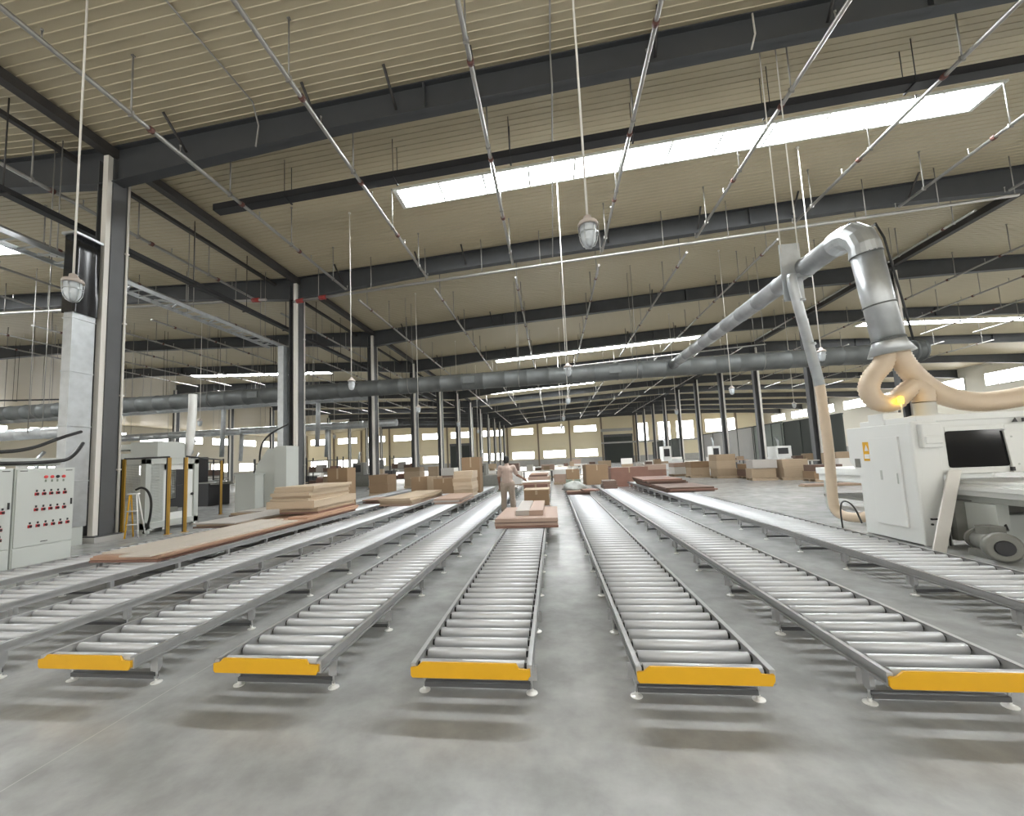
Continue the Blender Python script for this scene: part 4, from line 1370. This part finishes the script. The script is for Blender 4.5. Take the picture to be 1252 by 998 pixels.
# row of loads on the right between the conveyors and the right columns
for i, (x, y, hs, wd, d) in enumerate((
    (9.3, 28.8, [.5, .4], ['card', 'brown'], 'brown load farthest along the right row'),
    (10.3, 27.2, [.45, .45, .4], ['card', 'tan'], 'tall tan load in the right row'),
    (11.4, 26.0, [.4, .3], ['dark', 'brown'], 'dark load beside the tall tan one'),
    (11.0, 24.0, [.5, .45], ['card', 'grey'], 'grey topped load in the right row'),
    (12.3, 23.6, [.5, .42], ['tan', 'tan'], 'tan load beside the grey topped one'),
    (12.7, 21.8, [.35, .3], ['brown', 'dark'], 'low dark load near the floor hose'),
    (14.2, 22.6, [.5, .4, .3], ['grey', 'white', 'card'], 'pale load behind the floor hose'),
    (13.9, 20.6, [.25, .2], ['red', 'pink'], 'low reddish load near the white table'),
    (15.2, 24.6, [.6, .55], ['card', 'card'], 'high cardboard load before the right columns'),
    (9.0, 31.6, [.5, .3], ['white', 'pink'], 'pale load past the right row'),
    (6.3, 27.2, [.55, .3], ['red', 'pink'], 'reddish load behind the right board piles'),
    (4.6, 27.5, [.5, .25], ['red', 'red'], 'red load behind the long reddish crate'))):
    pallet_load(x, y, hs, wd, d, 'board packs on pallets at the right', random.uniform(-.15, .15))
stack(10.2, 14.6, 18.75, 19.15, 0, [.06, .05], ['tan', 'pink'], 'long low boards on the floor at the right', 'boards on the floor at the right', .05, .02)
for i, (x, y, w_, top, d) in enumerate((
    (6.8, 31.5, 2.2, 'pink', 'workbench with pinkish top behind the right board piles'), (8.6, 36.5, 2.4, 'white', 'white workbench beyond the right row of loads'),
    (12.6, 34.0, 2.4, 'tan', 'tan workbench before the grey partitions'), (15.8, 29.6, 2.2, 'white', 'white workbench next to the right columns'),
    (3.0, 34.0, 2.4, 'white', 'white workbench straight down the hall, right of the middle'), (-1.2, 31.0, 2.2, 'white', 'white workbench straight down the hall beyond the worker'),
    (1.2, 44.0, 3.0, 'tan', 'tan workbench below the far windows'), (-6.0, 36.0, 2.4, 'white', 'white workbench at the left columns'),
    (16.0, 40.0, 2.4, 'pink', 'pinkish workbench at the right columns farther on'), (-16.5, 24.0, 2.2, 'tan', 'tan workbench in the left hall'))):
    b = workbench(x, y, w_, 1.0, .82, d, 'workbenches across the hall', top, random.uniform(-.1, .1))
    nm = ['small pale pack', 'dark carton', 'brown carton']
    for k in range(3):
        wd = ['white', 'dark', 'card'][k]
        board(x - .8 + .62 * k, x - .35 + .62 * k, y - .25, y + .25, .822, .18 + .12 * ((i + k) % 3), wd, '%s on the %s' % (nm[k], d), 'things lying on the workbenches', 0, 'carton', 'carton')
far_machine(10.6, 39.5, 1.6, 1.4, 2.3, M_mach, 'white machine far right of the board piles', 'machines deep in the hall')
far_machine(17.2, 46.0, 1.8, 1.6, 2.2, M_mach, 'white machine at the right columns far off', 'machines deep in the hall')
far_machine(-4.5, 28.5, 1.6, 1.4, 1.5, M_motor, 'low grey machine beyond the left cartons', 'machines deep in the hall')
for i, (x, y, w_, d_, h_, m_, lab) in enumerate((
    (-18.2, 19.4, 2.2, 1.4, 2.5, M_dark, 'dark machine with suction pipe behind the grey press'),
    (-21.5, 22.8, 2.4, 1.6, 2.2, M_motor, 'grey machine left of the dark one in the left hall'),
    (-19.5, 28.0, 2.0, 1.5, 1.9, M_dark, 'second dark machine deeper in the left hall'),
    (-25.5, 27.0, 2.6, 1.6, 2.4, M_machg, 'pale grey machine in the left hall'),
    (-27.0, 19.0, 2.4, 1.8, 2.3, M_mach, 'white machine behind the control cabinets'),
    (-31.0, 33.5, 2.6, 1.8, 2.6, M_machg, 'pale machine far out in the left hall'),
    (-24.0, 37.0, 2.4, 1.6, 2.2, M_dark, 'third dark machine, farthest of the left hall'),
    (-36.5, 27.0, 3.0, 1.8, 2.5, M_motor, 'grey machine at the far left hall columns'),
    (-16.0, 34.0, 2.0, 1.5, 2.0, M_motor, 'grey machine between the left columns and the duct'),
    (-33.0, 46.0, 3.0, 2.0, 2.6, M_mach, 'white machine below the far left windows'),
    (-42.0, 40.0, 3.0, 2.0, 2.8, M_machg, 'pale grey machine beside the outer columns'),
    (-50.0, 36.0, 3.4, 2.2, 2.8, M_dark, 'dark machine beyond the outer columns'),
    (-20.0, 47.0, 2.6, 1.8, 2.4, M_dark, 'dark machine deep behind the second left column'))):
    far_machine(x, y, w_, d_, h_, m_, lab, 'machines in the left hall', random.uniform(-.2, .2))
for i, (x, y, hs, wd, d) in enumerate((
    (-9.6, 22.5, [.5, .5], ['brown', 'brown'], 'brown load at the third left column'),
    (-14.8, 27.5, [.4, .4, .4], ['red', 'pink'], 'reddish load in the left hall'),
    (-13.6, 31.0, [.5, .4], ['white', 'pink'], 'pale load in the left hall'),
    (-10.0, 29.0, [.5, .5, .3], ['card', 'tan'], 'cardboard load at the fourth left column'),
    (-22.8, 32.0, [.5, .5, .4], ['dark', 'dark'], 'dark load in the left hall'),
    (-28.5, 24.0, [.6, .5], ['dark', 'brown'], 'dark brown load in the left hall'),
    (-18.0, 41.0, [.6, .6], ['white', 'tan'], 'white load far off in the left hall'),
    (-8.5, 33.5, [.5, .6], ['pink', 'white'], 'pinkish load at the fifth left column'),
    (-26.0, 43.0, [.6, .6], ['red', 'white'], 'red and white load far off in the left hall'),
    (-13.5, 46.0, [.6, .6], ['card', 'card'], 'cardboard load behind the fifth left column'))):
    pallet_load(x, y, hs, wd, d, 'board packs on pallets in the left hall', random.uniform(-.2, .2))
for i, (x, y, hs, wd, d) in enumerate((
    (-2.6, 26.5, [.4, .4], ['white', 'white'], 'white load beyond the worker'),
    (.6, 26.8, [.5, .3], ['pink', 'white'], 'pinkish load in the middle beyond the conveyors'),
    (2.6, 28.8, [.5, .5], ['card', 'brown'], 'cardboard load beyond the big brown crate'),
    (-.5, 37.0, [.5, .5], ['white', 'pink'], 'pale load in the middle far off'),
    (4.6, 39.0, [.6, .5], ['red', 'card'], 'red load in the middle far off'),
    (-4.0, 42.0, [.6, .6], ['dark', 'dark'], 'dark load below the far windows'),
    (7.8, 46.0, [.6, .6], ['card', 'white'], 'cardboard load right of the far windows'),
    (13.0, 47.0, [.6, .5], ['white', 'white'], 'white load before the roller door'),
    (-7.5, 50.0, [.6, .6], ['white', 'card'], 'white load at the far left columns'),
    (3.0, 56.0, [.7, .6], ['white', 'pink'], 'pale load just below the far windows'))):
    pallet_load(x, y, hs, wd, d, 'board packs on pallets down the hall', random.uniform(-.2, .2))
# partitions on the right
def partition(n, x, ya, yb, h, m, k):
    b = MB().box(x, x + .12, ya, yb, 0, h)
    o = tag(b.build('wall_partition_%d' % n, m), kind='structure')
    f = MB()
    for i in range(k + 1):
        y = ya + (yb - ya) * i / k
        f.box(x - .05, x, y - .06, y + .06, 0, h)
    f.box(x - .05, x + .17, ya, yb, h, h + .12)
    tag(f.build('partition_frame', M_door, o), kind='structure')
partition(1, 26, 58, 76, 4.6, M_partl, 4)
partition(2, 26, 51, 57.6, 4.6, M_part, 3)
partition(3, 26, 41, 50.6, 4.5, M_door, 3)
partition(4, 22.5, 78, 98, 4.3, M_door, 5)
far_machine(22.6, 43.5, 3.0, 2.0, 1.9, M_mach, 'white machine before the dark partition', 'machines deep in the hall')

# tall racks and hanging ducts that fill the left hall
def rack(x, y, w, d, h, label, rz=0):
    t = thing('storage_rack', label, 'rack', (x, y, 0), rz, 'storage racks in the left hall')
    for sx in (-1, 1):
        for sy in (-1, 1):
            a, b = sx * w / 2, sy * d / 2
            MB().box(a - .04, a + .04, b - .04, b + .04, 0, h).build('post', M_dark, t)
    for k in range(3):
        z = .3 + (h - .6) * k / 2
        MB().box(-w / 2, w / 2, -d / 2, d / 2, z, z + .06).build('shelf', M_motor, t)
    for k in range(2):
        z = .36 + (h - .6) * k / 2
        for i in range(4):
            a = -w / 2 + .12 + i * (w - .2) / 4
            wd = ['dark', 'red', 'grey', 'card', 'dark'][(i * 2 + k + int(abs(x))) % 5]
            board(x + a, x + a + (w - .3) / 4, y - d * .35, y + d * .35, z + .003, .3 + .15 * ((i + k) % 3), wd, '%s carton on the %s shelf of the %s' % (ORD[i], ['bottom', 'middle'][k], label), 'cartons on the storage racks', 0, 'carton', 'carton')
for i, (x, y, w_, h_, lab) in enumerate(((-22.5, 17.6, 2.6, 2.4, 'dark rack beyond the control cabinets'), (-15.2, 21.4, 2.2, 2.3, 'dark rack right of the lone yellow post'),
        (-28.5, 30.5, 3.0, 2.8, 'dark rack far out in the left hall'), (-19.5, 33.5, 2.8, 2.6, 'dark rack below the far galvanized duct'), (-14.2, 38.5, 2.6, 2.6, 'dark rack before the far left windows'))):
    rack(x, y, w_, 1.0, h_, lab)
side_duct(27.5, 6.6, -45, -13.2, .3, 'slim galvanized duct just beyond the large dark duct in the left hall', ((-16.5, -3.4), (-24, -3.8)))
